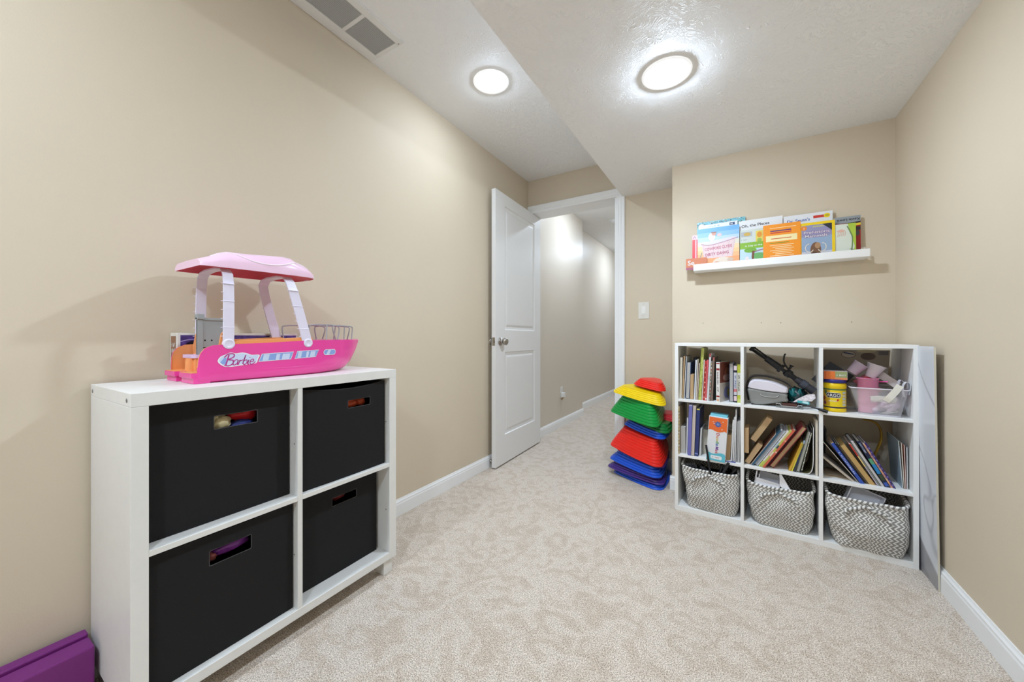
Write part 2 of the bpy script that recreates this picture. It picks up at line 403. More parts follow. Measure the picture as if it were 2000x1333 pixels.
# door stop on the baseboard
t=MB(); M=T(XL+.0125,2.262,.045)@RY(90)
t.lathe([(0,0),(.013,0),(.013,.004),(.006,.008),(.0055,.05)],NICKEL,M,n=16)
t.lathe([(.0055,.048),(.009,.05),(.009,.058),(0,.06)],WPAPER,M,n=16)
tag(t.build('door_stop'),'small nickel door stop on the left baseboard behind the open door','door stop')

# ---- ceiling lamps
def ring_mat():      # acrylic lens: glows strongest next to the bright core
    if 'lamp_lens_ring' in MATS: return MATS['lamp_lens_ring']
    m=mat('lamp_lens_ring',(236,238,240),.4,emit=.7); nt=m.node_tree; b=nt.nodes['Principled BSDF']
    tc=nt.nodes.new('ShaderNodeTexCoord'); s=nt.nodes.new('ShaderNodeVectorMath'); s.operation='LENGTH'; nt.links.new(tc.outputs['Object'],s.inputs[0])
    mr=nt.nodes.new('ShaderNodeMapRange'); mr.inputs[1].default_value=.052; mr.inputs[2].default_value=.080; mr.inputs[3].default_value=1.6; mr.inputs[4].default_value=.42
    nt.links.new(s.outputs['Value'],mr.inputs[0]); nt.links.new(mr.outputs[0],b.inputs['Emission Strength']); return m
def lamp(x,y,z,label,k=1.0,r=.096):
    e=mat('lamp_diffuser_%d'%int(k*100),(218,236,255),.5,emit=LAMP*k)
    o=thing('ceiling_light',label,'ceiling light',T(x,y,z))
    b=MB(); b.lathe([(r,0),(r,-.002),(r*.985,-.0035),(r*.95,-.0045),(r*.80,-.0055),(r*.56,-.0065),(r*.54,-.005)],ring_mat(),n=48); b.build('trim_ring',o)
    b=MB(); b.lathe([(r*.555,-.006),(r*.54,-.0085),(r*.45,-.0130),(r*.3,-.0165),(r*.15,-.0178),(.0005,-.018)],e,n=48,cap1=True); b.build('diffuser',o)
    return o
lb={0:'round flush ceiling light on the high ceiling left of the soffit edge',1:'round flush ceiling light on the lower soffit, the right one of the two in view',
    2:'round ceiling light on the high ceiling behind the camera',3:'round ceiling light on the soffit behind the camera'}
for i,(x,y,w_,k_) in enumerate(LAMPS): lamp(x,y,ZC if w_=='h' else ZS,lb[i],k_)
lamp(*HALL_LAMPS[0],ZH,'round ceiling light in the hall just beyond the doorway',2.1); lamp(*HALL_LAMPS[1],ZH,'round ceiling light further down the hall',3.4)
b=MB(); b.lathe([(.066,0),(.066,-.012),(.058,-.016),(.055,-.03),(.045,-.036),(0,-.037)],mat('detector_white',(228,228,226),.4),T(-1.255,4.55,ZH),n=32)
tag(b.build('smoke_detector'),'round white smoke detector on the hall ceiling','smoke detector')

# ---- ceiling vent
vt=thing('ceiling_vent','long white ceiling vent with louvered grilles along the left wall','vent',T(0,0,ZC))
VW=mat('vent_white',(232,232,230),.45)
gy=[(1.028,1.191),(.849,1.012),(.670,.833),(.491,.654)]; gx0,gx1=-1.498,-1.355
b=MB(); x0,x1,y0,y1=-1.545,-1.320,.45,1.212; zb=-.006
b.box(x0,gx0,y0,y1,zb,0,VW); b.box(gx1,x1,y0,y1,zb,0,VW)
ys=[y0]+[v for g in reversed(gy) for v in g]+[y1]
for i in range(0,len(ys),2): b.box(gx0,gx1,ys[i],ys[i+1],zb,0,VW)
b.build('frame',vt,bevel=.0015)
for g in gy:
    b=MB(); n=17; b.box(gx0,gx1,g[0],g[1],-.0008,-.0003,mat('vent_slot_dark',(104,101,96),.8))
    for i in range(n):
        xx=gx0+(gx1-gx0)*(i+.5)/n; wd=(gx1-gx0)/n*.62
        b.add([(xx-wd*.5,g[0],-.0055),(xx+wd*.5,g[0],-.003),(xx+wd*.5,g[1],-.003),(xx-wd*.5,g[1],-.0055)],[(0,3,2,1),(0,1,2,3)],VW)
    b.build('grille',vt)
b=MB(); b.lathe([(.003,-.006),(.003,-.0075),(0,-.008)],STEEL,T(-1.345,1.202,0),n=10); b.build('screw',vt)

# ---- light switch and hall outlet
sw=thing('light_switch','white light switch on the beige wall between door casing and alcove','light switch',T(-.571,YB,1.169))
b=MB(); b.box(-.039,.039,-.005,0,-.063,.063,mat('switch_plate',(226,222,212),.35)); b.build('plate',sw,bevel=.003)
b=MB(); b.box(-.0165,.0165,-.0075,-.004,-.033,.033,mat('switch_white',(236,234,228),.3)); b.box(-.0135,.0135,-.0095,-.0065,-.024,.002,MATS['switch_white']); b.build('rocker',sw,bevel=.0015)
for z in (-.048,.048):
    b=MB(); b.lathe([(.003,0),(.003,-.001),(0,-.0015)],CREAM,T(0,-.0047,z)@RX(-90),n=10); b.build('screw',sw)
ou=thing('wall_outlet','white electrical outlet low on the hall wall','outlet',T(-1.6,3.70,.372))
b=MB(); b.box(0,.005,-.036,.036,-.058,.058,MATS['switch_plate']); b.build('plate',ou,bevel=.003)
b=MB(); b.box(.005,.007,-.017,.017,.008,.04,WPAPER); b.box(.005,.007,-.017,.017,-.04,-.008,WPAPER); b.build('socket',ou,bevel=.001)
pl=MB(); pl.box(.0075,.04,-.026,.024,-.05,-.004,mat('plug_white',(232,232,230),.35)); pl.tube([(.03,-.01,-.05),(.02,-.02,-.07),(.01,-.02,-.075)],.006,mat('plug_brass',(150,120,70),.4,metal=.6),n=8)
tag(pl.build('air_freshener',world=T(-1.6,3.70,.372),bevel=.004),'small white plug-in air freshener in the hall outlet','air freshener')
# nail holes over the cube shelf
b=MB()
for i,(x,z) in enumerate([(-.155,1.054),(.14,1.051),(.23,1.049),(.526,1.046)]): b.lathe([(.0028,0),(0,-.0008)],mat('hole_dark',(90,80,68),.9),T(x,YP-.0004,z)@RX(90),n=8)
struct(b.build('trim_3'))
# ================================================================ WHITE CUBE CABINET ON THE LEFT
CX0,CX1,CY0,CY1,CZ=-1.545,-1.198,.2727,1.0574,.8345
cab=thing('storage_cabinet','white four-cube storage cabinet on short legs against the left wall','cabinet',T(0,0,0))
CI0,CI1=.3045,1.0240; CM0,CM1=.656,.6715
b=MB()
b.box(CX0,CX1,CY0,CI0,.061,CZ-.033,WHITE); side=b.build('side_panel',cab,bevel=.0012)
b=MB(); b.box(CX0,CX1,CI1,CY1,.061,CZ-.033,WHITE); b.build('side_panel',cab,bevel=.0012)
b=MB(); b.box(CX0,CX1,CY0,CY1,CZ-.033,CZ,WHITE); b.build('top_panel',cab,bevel=.0012)
b=MB(); b.box(CX0,CX1,CI0,CI1,.061,.089,WHITE); b.build('bottom_panel',cab,bevel=.0012)
b=MB(); b.box(CX0,CX1-.001,CM0,CM1,.089,CZ-.033,WHITE); b.build('divider',cab,bevel=.001)
for y0,y1 in ((CI0,CM0),(CM1,CI1)):
    b=MB(); b.box(CX0,CX1-.001,y0,y1,.438,.453,WHITE); b.build('shelf',cab,bevel=.001)
for x in (CX0+.02,CX1-.062):
    for y in (CY0+.012,CY1-.053):
        b=MB(); b.box(x,x+.05,y,y+.041,0,.061,WHITE); b.build('leg',cab,bevel=.0015)
for x in (CX1-.026,CX0+.02):
    b=MB(); b.lathe([(.0052,0),(.0052,.0008),(.0035,.0012),(0,.0004)],STEEL,T(x,CY0,CZ-.018)@RX(90),n=14)
    b.build('screw',side)
for y in (CM0,CI1):
    for z in (.26,.62):
        b=MB(); b.lathe([(.0024,0),(0,.0004)],DARK,T(CX1-.022,y-.0002,z)@RX(90),n=8); b.build('peg_hole',cab)

def bin_(y0,y1,z0,z1,xf,hole,label,sag=0.0,bow=.006):
    """black fabric cube bin with a cut-out handle in its front"""
    o=thing('fabric_bin',label,'storage bin',T(0,0,0),group='black fabric bins in the white cabinet')
    hy0,hy1,hz0,hz1=hole
    def grid(a,b,c,d,n1,n2,n3):
        return [a+(c-a)*i/n1 for i in range(n1)]+[c+(d-c)*i/n2 for i in range(n2)]+[d+(b-d)*i/n3 for i in range(n3+1)]
    Y=grid(y0,y1,hy0,hy1,6,4,6); Z=grid(z0,z1,hz0,hz1,8,2,3)
    def P(y,z,off=0):
        a=(y-y0)/(y1-y0); c=(z-z0)/(z1-z0); top=z1-sag*math.sin(PI*a)*(1) if c>.999 else z
        return (xf+bow*math.sin(PI*a)*(.3+.7*c)-off,y,top)
    b=MB(); n=len(Y)
    for off,fl in ((0,0),(.0035,1)):
        V=[P(y,z,off) for z in Z for y in Y]; F=[]
        for j in range(len(Z)-1):
            for i in range(n-1):
                if Y[i]>=hy0-1e-6 and Y[i+1]<=hy1+1e-6 and Z[j]>=hz0-1e-6 and Z[j+1]<=hz1+1e-6: continue
                q=(j*n+i,j*n+i+1,(j+1)*n+i+1,(j+1)*n+i); F.append(q[::-1] if fl else q)
        b.add(V,F,BLACKF,smooth=True)
    topf=[P(y,z1) for y in Y]; topb=[P(y,z1,.0035) for y in Y]
    b.add(topf+topb,[(i,n+i,n+i+1,i+1) for i in range(n-1)],BLACKF)
    xb=CX0+.012; h=z1-z0
    b.box(xb,xf-.002,y0,y0+.0035,z0,z1,BLACKF); b.box(xb,xf-.002,y1-.0035,y1,z0,z1,BLACKF)
    b.box(xb,xb+.0035,y0,y1,z0,z1,BLACKF); b.box(xb,xf,y0+.002,y1-.002,z0,z0+.004,BLACKF)
    body=b.build('bin_body',o)
    # stitched rim and handle edge
    e=mat('bin_piping',(70,68,70),.5)
    b=MB(); b.tube([P(y,z1,.0015) for y in Y],.0014,mat('bin_rim',(46,45,47),.6),n=6); b.build('rim',body)
    b=MB(); xh=lambda y,z:P(y,z,.001)
    mz=(hz0+hz1)/2
    pts=rrect((hy1-hy0)/2,(hz1-hz0)/2,.004,3,(hy0+hy1)/2,mz)
    b.tube([xh(y,z) for y,z in pts],.0013,e,n=6,closed=True); b.build('handle_edge',body)
    return o
bin_(.309,.652,.4535,.7925,-1.243,(.448,.558,.708,.746),'black fabric bin in the upper left cube, red and blonde toys in its handle slot',bow=.003)
bin_(.676,1.016,.4535,.7905,-1.220,(.843,.942,.705,.735),'black fabric bin in the upper right cube, orange toys in its handle slot',sag=.012,bow=.012)
bin_(.309,.652,.0895,.425,-1.222,(.430,.532,.342,.384),'black fabric bin in the lower left cube, purple toys in its handle slot',bow=.004)
bin_(.676,1.010,.0895,.428,-1.262,(.811,.914,.345,.376),'black fabric bin in the lower right cube, dark handle slot')
def toy(name,label,cat,fn):
    b=MB(); fn(b); return tag(b.build(name),label,cat)
BLOND=mat('doll_hair',(222,206,160),.6,bump=.6,bscale=160); 
toy('doll_hair','blonde doll hair in the handle slot of the upper left bin','doll',lambda b:[b.blob((-1.278,.475,.718),(.022,.026,.022),BLOND,seed=1),b.blob((-1.285,.462,.732),(.02,.02,.02),BLOND,seed=5)])
toy('toy_cape','red cloth toy in the handle slot of the upper left bin','toy',lambda b:b.blob((-1.285,.538,.735),(.02,.04,.022),col((196,30,36),.5),seed=2))
toy('toy_cloth','dark blue cloth toy low in the handle slot of the upper left bin','toy',lambda b:b.blob((-1.278,.532,.700),(.017,.034,.018),col((44,58,130),.5),seed=3))
toy('toy_cushion','red cloth toy peeping over the rim of the upper left bin','toy',lambda b:b.blob((-1.32,.50,.772),(.05,.055,.018),col((170,28,48),.5),seed=9))
toy('toy_figure','orange plastic toy in the handle slot of the upper right bin','toy',lambda b:[b.blob((-1.255,.880,.714),(.018,.034,.016),col((206,84,48),.35),seed=4),b.blob((-1.258,.925,.716),(.018,.022,.017),col((206,84,48),.35),seed=7)])
toy('toy_scarf','muted purple cloth toy behind the orange one in the upper right bin','toy',lambda b:b.blob((-1.300,.92,.735),(.02,.04,.016),col((110,52,88),.5),seed=8))
toy('toy_pony','purple plastic toy in the handle slot of the lower left bin','toy',lambda b:[b.blob((-1.256,.492,.362),(.018,.046,.017),col((118,52,140),.25),seed=6),b.blob((-1.262,.515,.370),(.014,.026,.012),col((150,70,160),.25),seed=6)])
toy('toy_shell','teal plastic toy piece beside the purple one in the lower left bin','toy',lambda b:b.blob((-1.26,.462,.378),(.011,.016,.006),col((70,176,170),.3),seed=11))
toy('toy_doll','skin coloured toy low in the handle slot of the lower left bin','toy',lambda b:b.blob((-1.262,.448,.350),(.016,.016,.014),col((170,96,96),.4),seed=12))
toy('toy_ribbon','dark red toy scarcely seen in the slot of the lower right bin','toy',lambda b:b.blob((-1.31,.865,.357),(.02,.03,.016),col((120,40,40),.4),seed=13))

# ================================================================ PINK TOY BOAT
PINK=mat('boat_pink',(240,72,160),.22,coat=.3); LPINK=mat('boat_light_pink',(244,206,228),.28,coat=.3)
ORNG=mat('boat_orange',(240,160,100),.35); CORAL=mat('boat_coral',(226,104,118),.35); LAV=mat('boat_lavender_white',(230,224,240),.3)
LAVC=mat('boat_seat_lavender',(222,196,232),.35); GREYB=mat('boat_grey',(158,162,162),.35); SILV=mat('boat_silver',(168,168,174),.3,metal=.3)
boat=thing('toy_boat','pink toy boat with a pale pink canopy on top of the white cabinet','toy boat',T(-1.3875,.427,CZ+.0004))
ST=[(0,.045,.1,.0985,0),(.0015,.068,.1018,.1,0),(.006,.086,.1025,.1,0),(.016,.100,.1025,.1,0),(.034,.108,.1025,.1,0),(.07,.1105,.1025,.1,0),(.14,.1125,.1025,.1,0),(.22,.116,.1025,.1,0),
    (.30,.120,.1025,.098,0),(.36,.1215,.1015,.09,0),(.42,.122,.096,.064,0),(.46,.122,.085,.042,.001),(.50,.122,.066,.024,.006),(.535,.122,.045,.012,.028),(.565,.122,.0225,.006,.070),(.587,.122,.003,.002,.112)]
def stn(y):
    for a,b_ in zip(ST,ST[1:]):
        if a[0]<=y<=b_[0]:
            t=(y-a[0])/(b_[0]-a[0]); return [a[k]+(b_[k]-a[k])*t for k in range(5)]
    return list(ST[-1])
def section(s,off=0,zmax=None,zmin=None):
    y,zt,wt,wb,zb=s; z0=zb+off; zt=zmax if zmax else zt; g=lambda f:wb+(wt-wb)*f
    w=[(g(1),zt),(g(.93),zb+(zt-zb)*.72),(g(.8),zb+(zt-zb)*.45),(g(.6),zb+(zt-zb)*.22),(g(.25),zb+(zt-zb)*.06+off*.5),(g(0)*.9,z0)]
    w=[(max(0.0005,a-off),z) for a,z in w]
    return [(a,y,z) for a,z in w]+[(0,y,z0)]+[(-a,y,z) for a,z in reversed(w)]
def side_x(y,z):
    s=section(stn(y))[:6]
    for a,b_ in zip(s,s[1:]):
        if b_[2]<=z<=a[2]+1e-6:
            t=(a[2]-z)/max(1e-6,a[2]-b_[2]); return a[0]+(b_[0]-a[0])*t
    return s[0][0]
b=MB()
outer=[section(s) for s in ST]; inner=[section(s,.0045) for s in ST]
b.loft(outer,PINK,closed=False)
b.loft([[p for p in r] for r in inner[:12]],ORNG,closed=False)
for k in (0,-1):     # rim strips between the shells
    b.loft([[o_[k],i_[k]] for o_,i_ in zip(outer[:12],inner[:12])],PINK if k else ORNG,closed=False,smooth=False)
b.loft([[outer[0][i],inner[0][i]] for i in range(13)],PINK,closed=False,smooth=False)
# spray rail along the side
b.loft([[(side_x(y,.03)+d,y,.03+z) for d,z in ((-.001,.002),(.0012,0),(-.001,-.002))] for y in [i*.02 for i in range(1,22)]],PINK,closed=False)
hull=b.build('hull',boat)
b=MB()       # foredeck, floor, raised gunwale
dk=[]
for y in (.325,.36,.42,.46,.50,.535,.565,.583):
    s=stn(y); dk.append([(s[2]*f,y,s[1]-.0015+.004*(1-f*f)) for f in (1,.6,.2,-.2,-.6,-1)])
b.loft(dk,PINK,closed=False); b.build('foredeck',boat)
b=MB(); b.box(-.096,.096,.003,.325,.026,.029,ORNG); b.box(-.094,.094,.322,.326,.029,.112,ORNG)
for sx in (1,-1):
    gr=[]
    for y in (.085,.10,.16,.24,.30,.33):
        z=stn(y)[1]; h=.0115 if y>.09 else .004; gr.append([(sx*.0975,y,z-.03),(sx*.0975,y,z+h),(sx*.093,y,z+h),(sx*.093,y,z-.03)])
    b.loft(gr,ORNG,cap0=True,cap1=True,smooth=False)
    b.prism([(.055,.03),(.085,.03),(.085,.14),(.078,.150),(.066,.152),(.058,.140),(.052,.10)],-.003,.003,ORNG,T(sx*.091,0,0)@Matrix(((0,0,1,0),(1,0,0,0),(0,1,0,0),(0,0,0,1))))
b.build('cabin_liner',boat,bevel=.001)
for x0,x1 in ((-.1,-.022),(.012,.1)):
    b=MB(); b.box(x0,x1,-.014,.03,.016,.030,PINK); b.box(x0+.003,x1-(.0 if x0>0 else .004),-.009,.03,.0,.017,PINK); b.box(x0+.002,x1-.001,-.013,.03,.030,.0318,ORNG)
    b.build('swim_step',boat,bevel=.002)
b=MB(); b.prism([(-.085,.028),(-.004,.028),(-.004,.072),(-.085,.072)],.029,.068,ORNG); b.lathe([(.016,.029),(.013,.068)],ORNG,T(-.03,.028,0),n=16); seat=b.build('seat_base',boat,bevel=.004)
b=MB(); b.prism(rrect(.044,.026,.012,5,-.044,.048),.068,.078,LAVC); b.build('seat_cushion',seat,bevel=.003)
b=MB(); b.box(-.016,-.010,.036,.118,.030,.186,GREYB); b.box(-.020,-.008,.036,.05,.030,.190,GREYB); b.box(-.019,-.007,.034,.12,.184,.192,GREYB); b.box(-.024,-.004,.034,.052,.187,.203,GREYB)
b.box(-.0098,-.0085,.036,.118,.098,.1005,BLACKP)
for y in (.055,.072,.095): b.lathe([(.0025,0),(0,.0006)],DARK,T(-.0098,y,.122)@RY(90),n=8)
b.build('cabin_wall',boat,bevel=.001)
def arch(yb,yt,wb_,wt_,name='canopy_leg'):
    for sx in (1,-1):
        b=MB(); path=[(.0985,.108),(.0995,.15),(.0995,.22),(.0965,.29),(.089,.322),(.072,.337),(.035,.342),(0,.342)]
        rings=[]
        for x,z in path:
            f=min(1,(z-.11)/.21); yc=yb+(yt-yb)*f; hw=(wb_+(wt_-wb_)*f)/2; t_=.0028
            if z<.32: rings.append([(sx*(x-t_),yc-hw,z),(sx*(x-t_),yc+hw,z),(sx*(x+t_),yc+hw,z),(sx*(x+t_),yc-hw,z)])
            else:
                k=(z-.32)/.022; rings.append([(sx*(x-t_*(1-k)),yc-hw,z-t_*k),(sx*(x-t_*(1-k)),yc+hw,z-t_*k),(sx*(x+t_*(1-k)),yc+hw,z+t_*k),(sx*(x+t_*(1-k)),yc-hw,z+t_*k)])
        if sx<0: rings=[r[::-1] for r in rings]
        b.loft(rings,LAV,cap0=True,cap1=True,smooth=False)
        for i in range(7):       # rungs on the edge and joint lines
            z=.135+i*.026; f=(z-.11)/.21; yc=yb+(yt-yb)*f; hw=(wb_+(wt_-wb_)*f)/2
            b.box(sx*.0995-.0012,sx*.0995+.0012,yc-hw-.006,yc-hw,z-.0009,z+.0009,LAV)
            if i in (1,4,6): b.box(sx*.0995-.0036,sx*.0995+.0036,yc-hw-.0005,yc+hw+.0005,z-.0012,z+.0012,LAV)
        b.lathe([(.0155,-.0045),(.0155,.0045),(.011,.0065),(.009,.005),(0,.005)],LAV,T(sx*.0995,yb,.112)@RY(90*sx),n=24)
        b.build(name,boat,bevel=.0006)
arch(.074,.0755,.028,.027); arch(.312,.2555,.034,.031)
b=MB()
CS=[(.008,.092,.358),(.016,.097,.362),(.036,.100,.368),(.055,.101,.380),(.078,.102,.391),(.105,.103,.3925),(.15,.104,.396),(.20,.104,.402),(.24,.104,.406),(.265,.103,.405),(.283,.101,.396),(.305,.099,.388),(.326,.094,.379),(.342,.084,.370),(.354,.067,.362),(.361,.045,.357),(.364,.02,.353)]
def crs(s,off=0):
    y,w_,zt=s; zb=.3365+.01*min(1,y/.4); zt=max(zt-off,zb+.001); w_-=off
    pr=[(w_,zb),(w_*1.0,zb+(zt-zb)*.38),(w_*.97,zb+(zt-zb)*.55),(w_*.86,zb+(zt-zb)*.84),(w_*.72,zt-.0006),(w_*.3,zt),(0,zt+.0008)]
    return [(a,y,z) for a,z in pr]+[(-a,y,z) for a,z in reversed(pr[:-1])]
b.loft([crs(s) for s in CS],LPINK,closed=False); b.add(crs(CS[0]),[tuple(range(13))],LPINK); b.add(crs(CS[-1]),[tuple(range(12,-1,-1))],LPINK)
b.loft([crs(s,.004) for s in CS],CORAL,closed=False)
for k in (0,-1): b.loft([[crs(s)[k],crs(s,.004)[k]] for s in CS],LPINK,closed=False,smooth=False)
canopy=b.build('canopy',boat)
b=MB()       # moulded wave line
for sx in (1,-1):
    def cp(y,f):
        for a,c in zip(CS,CS[1:]):
            if a[0]<=y<=c[0]:
                t=(y-a[0])/(c[0]-a[0]); s=[a[k]+(c[k]-a[k])*t for k in range(3)]; break
        q=crs(s)[:7]; i=min(5,int(f)); t=f-i; return tuple((q[i][k]+(q[i+1][k]-q[i][k])*t)*(sx if k==0 else 1) for k in range(3))
    b.tube([cp(.04+.315*i/30,2.6+1.5*math.cos(2*PI*i/30*1.05)*(1-.2*i/30)) for i in range(31)],.0024,mat('boat_wave',(255,236,246),.25),n=6)
b.build('canopy_moulding',canopy)
b=MB(); b.tube([(-.05,.185,.400),(-.05,.20,.416),(-.05,.205,.417)],.004,LAV,n=8); b.build('canopy_hook',canopy)
b=MB(); b.prism([(0,0),(.022,0),(.016,.018),(.004,.018)],-.006,.006,LPINK,T(-.04,.235,.403)@RZ(90)@RX(90)); b.build('canopy_fin',canopy,bevel=.001)
for sx in (1,-1):
    b=MB()
    b.tube(smooth_path([(sx*.088,.328,.118),(sx*.089,.322,.166),(sx*.086,.334,.176),(sx*.068,.40,.179),(sx*.05,.452,.177),(sx*.047,.468,.165),(sx*.052,.458,.122)],5),.0024,SILV,n=8)
    b.tube(smooth_path([(sx*.064,.442,.122),(sx*.060,.432,.165),(sx*.055,.442,.177),(sx*.03,.50,.178),(sx*.014,.545,.176),(sx*.010,.553,.165),(sx*.014,.546,.124)],5),.0024,SILV,n=8)
    b.tube([(sx*.084,.392,.120),(sx*.070,.402,.178)],.0022,SILV,n=8); b.tube([(sx*.035,.497,.122),(sx*.03,.503,.177)],.0022,SILV,n=8)
    b.build('bow_rail',boat)
# stickers on the near side: local (u=y, v=z) laid on the hull
BLUE1=mat('sticker_blue',(140,168,222),.3); BLUE2=mat('sticker_pale',(206,218,240),.3); STW=mat('sticker_white',(240,240,244),.3); MAG=mat('sticker_magenta',(190,52,140),.4)
class SideMB(MB):
    def lay(s):
        s.v=[(side_x(max(0,p[0]),p[1])+.0009+p[2],p[0],p[1]) for p in s.v]
b=SideMB()
cl=smooth_path([(.046,.060),(.052,.074),(.064,.080),(.078,.086),(.092,.083),(.108,.085),(.122,.082),(.134,.077),(.156,.076),(.152,.062),(.146,.050),(.12,.047),(.10,.045),(.078,.043),(.060,.046)],4,True)
b.poly(cl,STW); cx=sum(p[0] for p in cl)/len(cl); cy=sum(p[1] for p in cl)/len(cl)
b.poly([(cx+(p[0]-cx)*.93,cy+(p[1]-cy)*.86) for p in cl],BLUE2,z=.0002); b.poly([(.052,.058),(.062,.07),(.068,.07),(.066,.052),(.058,.051)],BLUE1,z=.0004)
def sc(P,ox,w_=.0026,k=.030): b.stroke([(ox+x*k+y*.006,.047+y*k) for x,y in P],w_,MAG,z=.0006)
sc([(.10,.0),(.18,.95)],.062,.0036,.034); sc([(-.12,.72),(.1,1.0),(.5,1.02),(.58,.76),(.22,.52),(.56,.46),(.6,.16),(.3,-.02),(-.02,.08)],.062,.0032,.034)
sc([(.42,.5),(.2,.55),(.02,.25),(.15,.03),(.38,.2),(.42,.5),(.42,.1),(.55,.1)],.082); sc([(.0,.1),(.06,.5),(.1,.42),(.32,.52)],.0975); sc([(.0,.1),(.12,1.0),(.02,.3),(.15,.02),(.36,.2),(.28,.5),(.08,.4)],.1085)
sc([(.0,.1),(.06,.48),(.03,.08),(.15,.08)],.1215); sc([(.09,.72),(.11,.76)],.1215,.003); sc([(.0,.28),(.3,.34),(.26,.54),(.08,.48),(.0,.24),(.16,.02),(.42,.16),(.5,.3)],.1275)
for P,K in (([(.153,.054),(.163,.079),(.262,.083),(.253,.057)],0),([(.265,.058),(.274,.084),(.352,.087),(.340,.061)],0)):
    m_=[(x*.965+.0+sum(p[0] for p in P)/4*.035,sum(p[1] for p in P)/4+(y-sum(p[1] for p in P)/4)*.86) for x,y in P]
    b.poly(P,STW); b.poly(m_,BLUE1,z=.0003)
    x0=m_[0][0];x1=m_[3][0]; zl=m_[0][1]; zh=m_[1][1]
    for a,c in ((.1,.28),(.5,.62),(.7,.95)):
        b.poly([(x0+(x1-x0)*a,zl+.001),(x0+(x1-x0)*c,zl+.0015),(x0+(x1-x0)*c+.004,zh-.0005),(x0+(x1-x0)*a+.004,zh-.0005)],BLUE2,z=.0005)
cap=rrect(.0265,.0105,.0103,6,.397,.0765); b.poly(cap,STW); b.poly([( .397+(x-.397)*.92,.0765+(y-.0765)*.82) for x,y in cap],BLUE1,z=.0003); b.poly([(.382,.068),(.395,.068),(.402,.085),(.390,.085)],BLUE2,z=.0005)
b.lay(); b.build('sticker',hull)

# ---- puzzle box leaning on the wall behind the boat
bx=thing('puzzle_box','white and purple puzzle box on the cabinet behind the pink toy boat','box',T(-1.5545,.4455,CZ+.0004))
BW,BL_,BH=.056,.372,.1455
b=MB(); b.box(0,BW,0,BL_,0,BH,mat('box_offwhite',(222,216,206),.5)); b.build('carton',bx,bevel=.0015)
b=MB(); F=Matrix(((1,0,0,0),(0,0,-1,-.0006),(0,1,0,0),(0,0,0,1)))
b.rect(.007,.047,.042,.135,col((148,108,82),.6),F); b.rect(.007,.047,.030,.042,col((40,32,32),.6),F)
for i in range(2): b.scribble(6,.033,.0145,WPAPER,F,x=.0105,y=.101-i*.0185,z=.0004,seed=i)
b.build('end_print',bx)
b=MB(); F=Matrix(((0,0,1,BW+.0006),(1,0,0,0),(0,1,0,0),(0,0,0,1)))
gal=mat('galaxy_print',(84,62,128),.4,var=.5,vscale=60); b.rect(.008,BL_-.006,.010,BH-.007,gal,F)
b.ell(.05,.105,.03,.017,col((24,18,38),.4),F,.0003); b.stroke([(.008,.118),(.03,.124),(.06,.126)],.002,col((190,180,220),.4),F,.0005)
b.ell(.25,.12,.04,.014,col((48,34,78),.4),F,.0003)
b.build('front_print',bx)

# ---- purple folding mat in the corner
pm=thing('folding_mat','purple folded gym mat standing on the floor against the left wall','mat',T(0,0,0))
PUR=mat('purple_vinyl',(118,38,116),.42,bump=.08,bscale=60)
def slab(x0,x1,y0,y1,z0,z1,nm):
    b=MB(); b.box(x0,x1,y0,y1,z0,z1,PUR); return b.build(nm,pm,bevel=.004)
slab(-1.502,-1.443,-.85,.262,.002,.152,'mat_panel'); slab(-1.540,-1.508,-.85,.262,.002,.158,'mat_panel')
# ================================================================ NINE-CUBE SHELF (turned a little off the wall)
SM=T(-.279,2.24,0)@RZ(-4.194); SW,SD,SH=.944,.265,.935
shelf=thing('cube_shelf','white nine-cube open shelf standing in the alcove under the picture ledge','shelf',SM)
b=MB(); b.box(0,SW,0,SD,.919,SH,WHITE2); b.build('top_panel',shelf,bevel=.001)
for x0,x1 in ((.0,.0175),(SW-.0165,SW)):
    b=MB(); b.box(x0,x1,0,SD,0,.919,WHITE2); b.build('side_panel',shelf,bevel=.001)
for x0,x1 in ((.3145,.329),(.625,.6395)):
    b=MB(); b.box(x0,x1,.0005,SD,.026,.919,WHITE2); b.build('divider',shelf,bevel=.0008)
b=MB(); b.box(.0175,SW-.0165,.0005,SD,0,.026,WHITE2); b.build('bottom_panel',shelf,bevel=.0008)
CELLS=((.0175,.3145),(.329,.625),(.6395,SW-.0165))
for x0,x1 in CELLS:
    for z in (.3005,.6085):
        b=MB(); b.box(x0,x1,.001,SD,z,z+.0135,WHITE2); b.build('shelf_board',shelf,bevel=.0008)
F1,F2=.3142,.6222       # tops of the two middle shelf boards

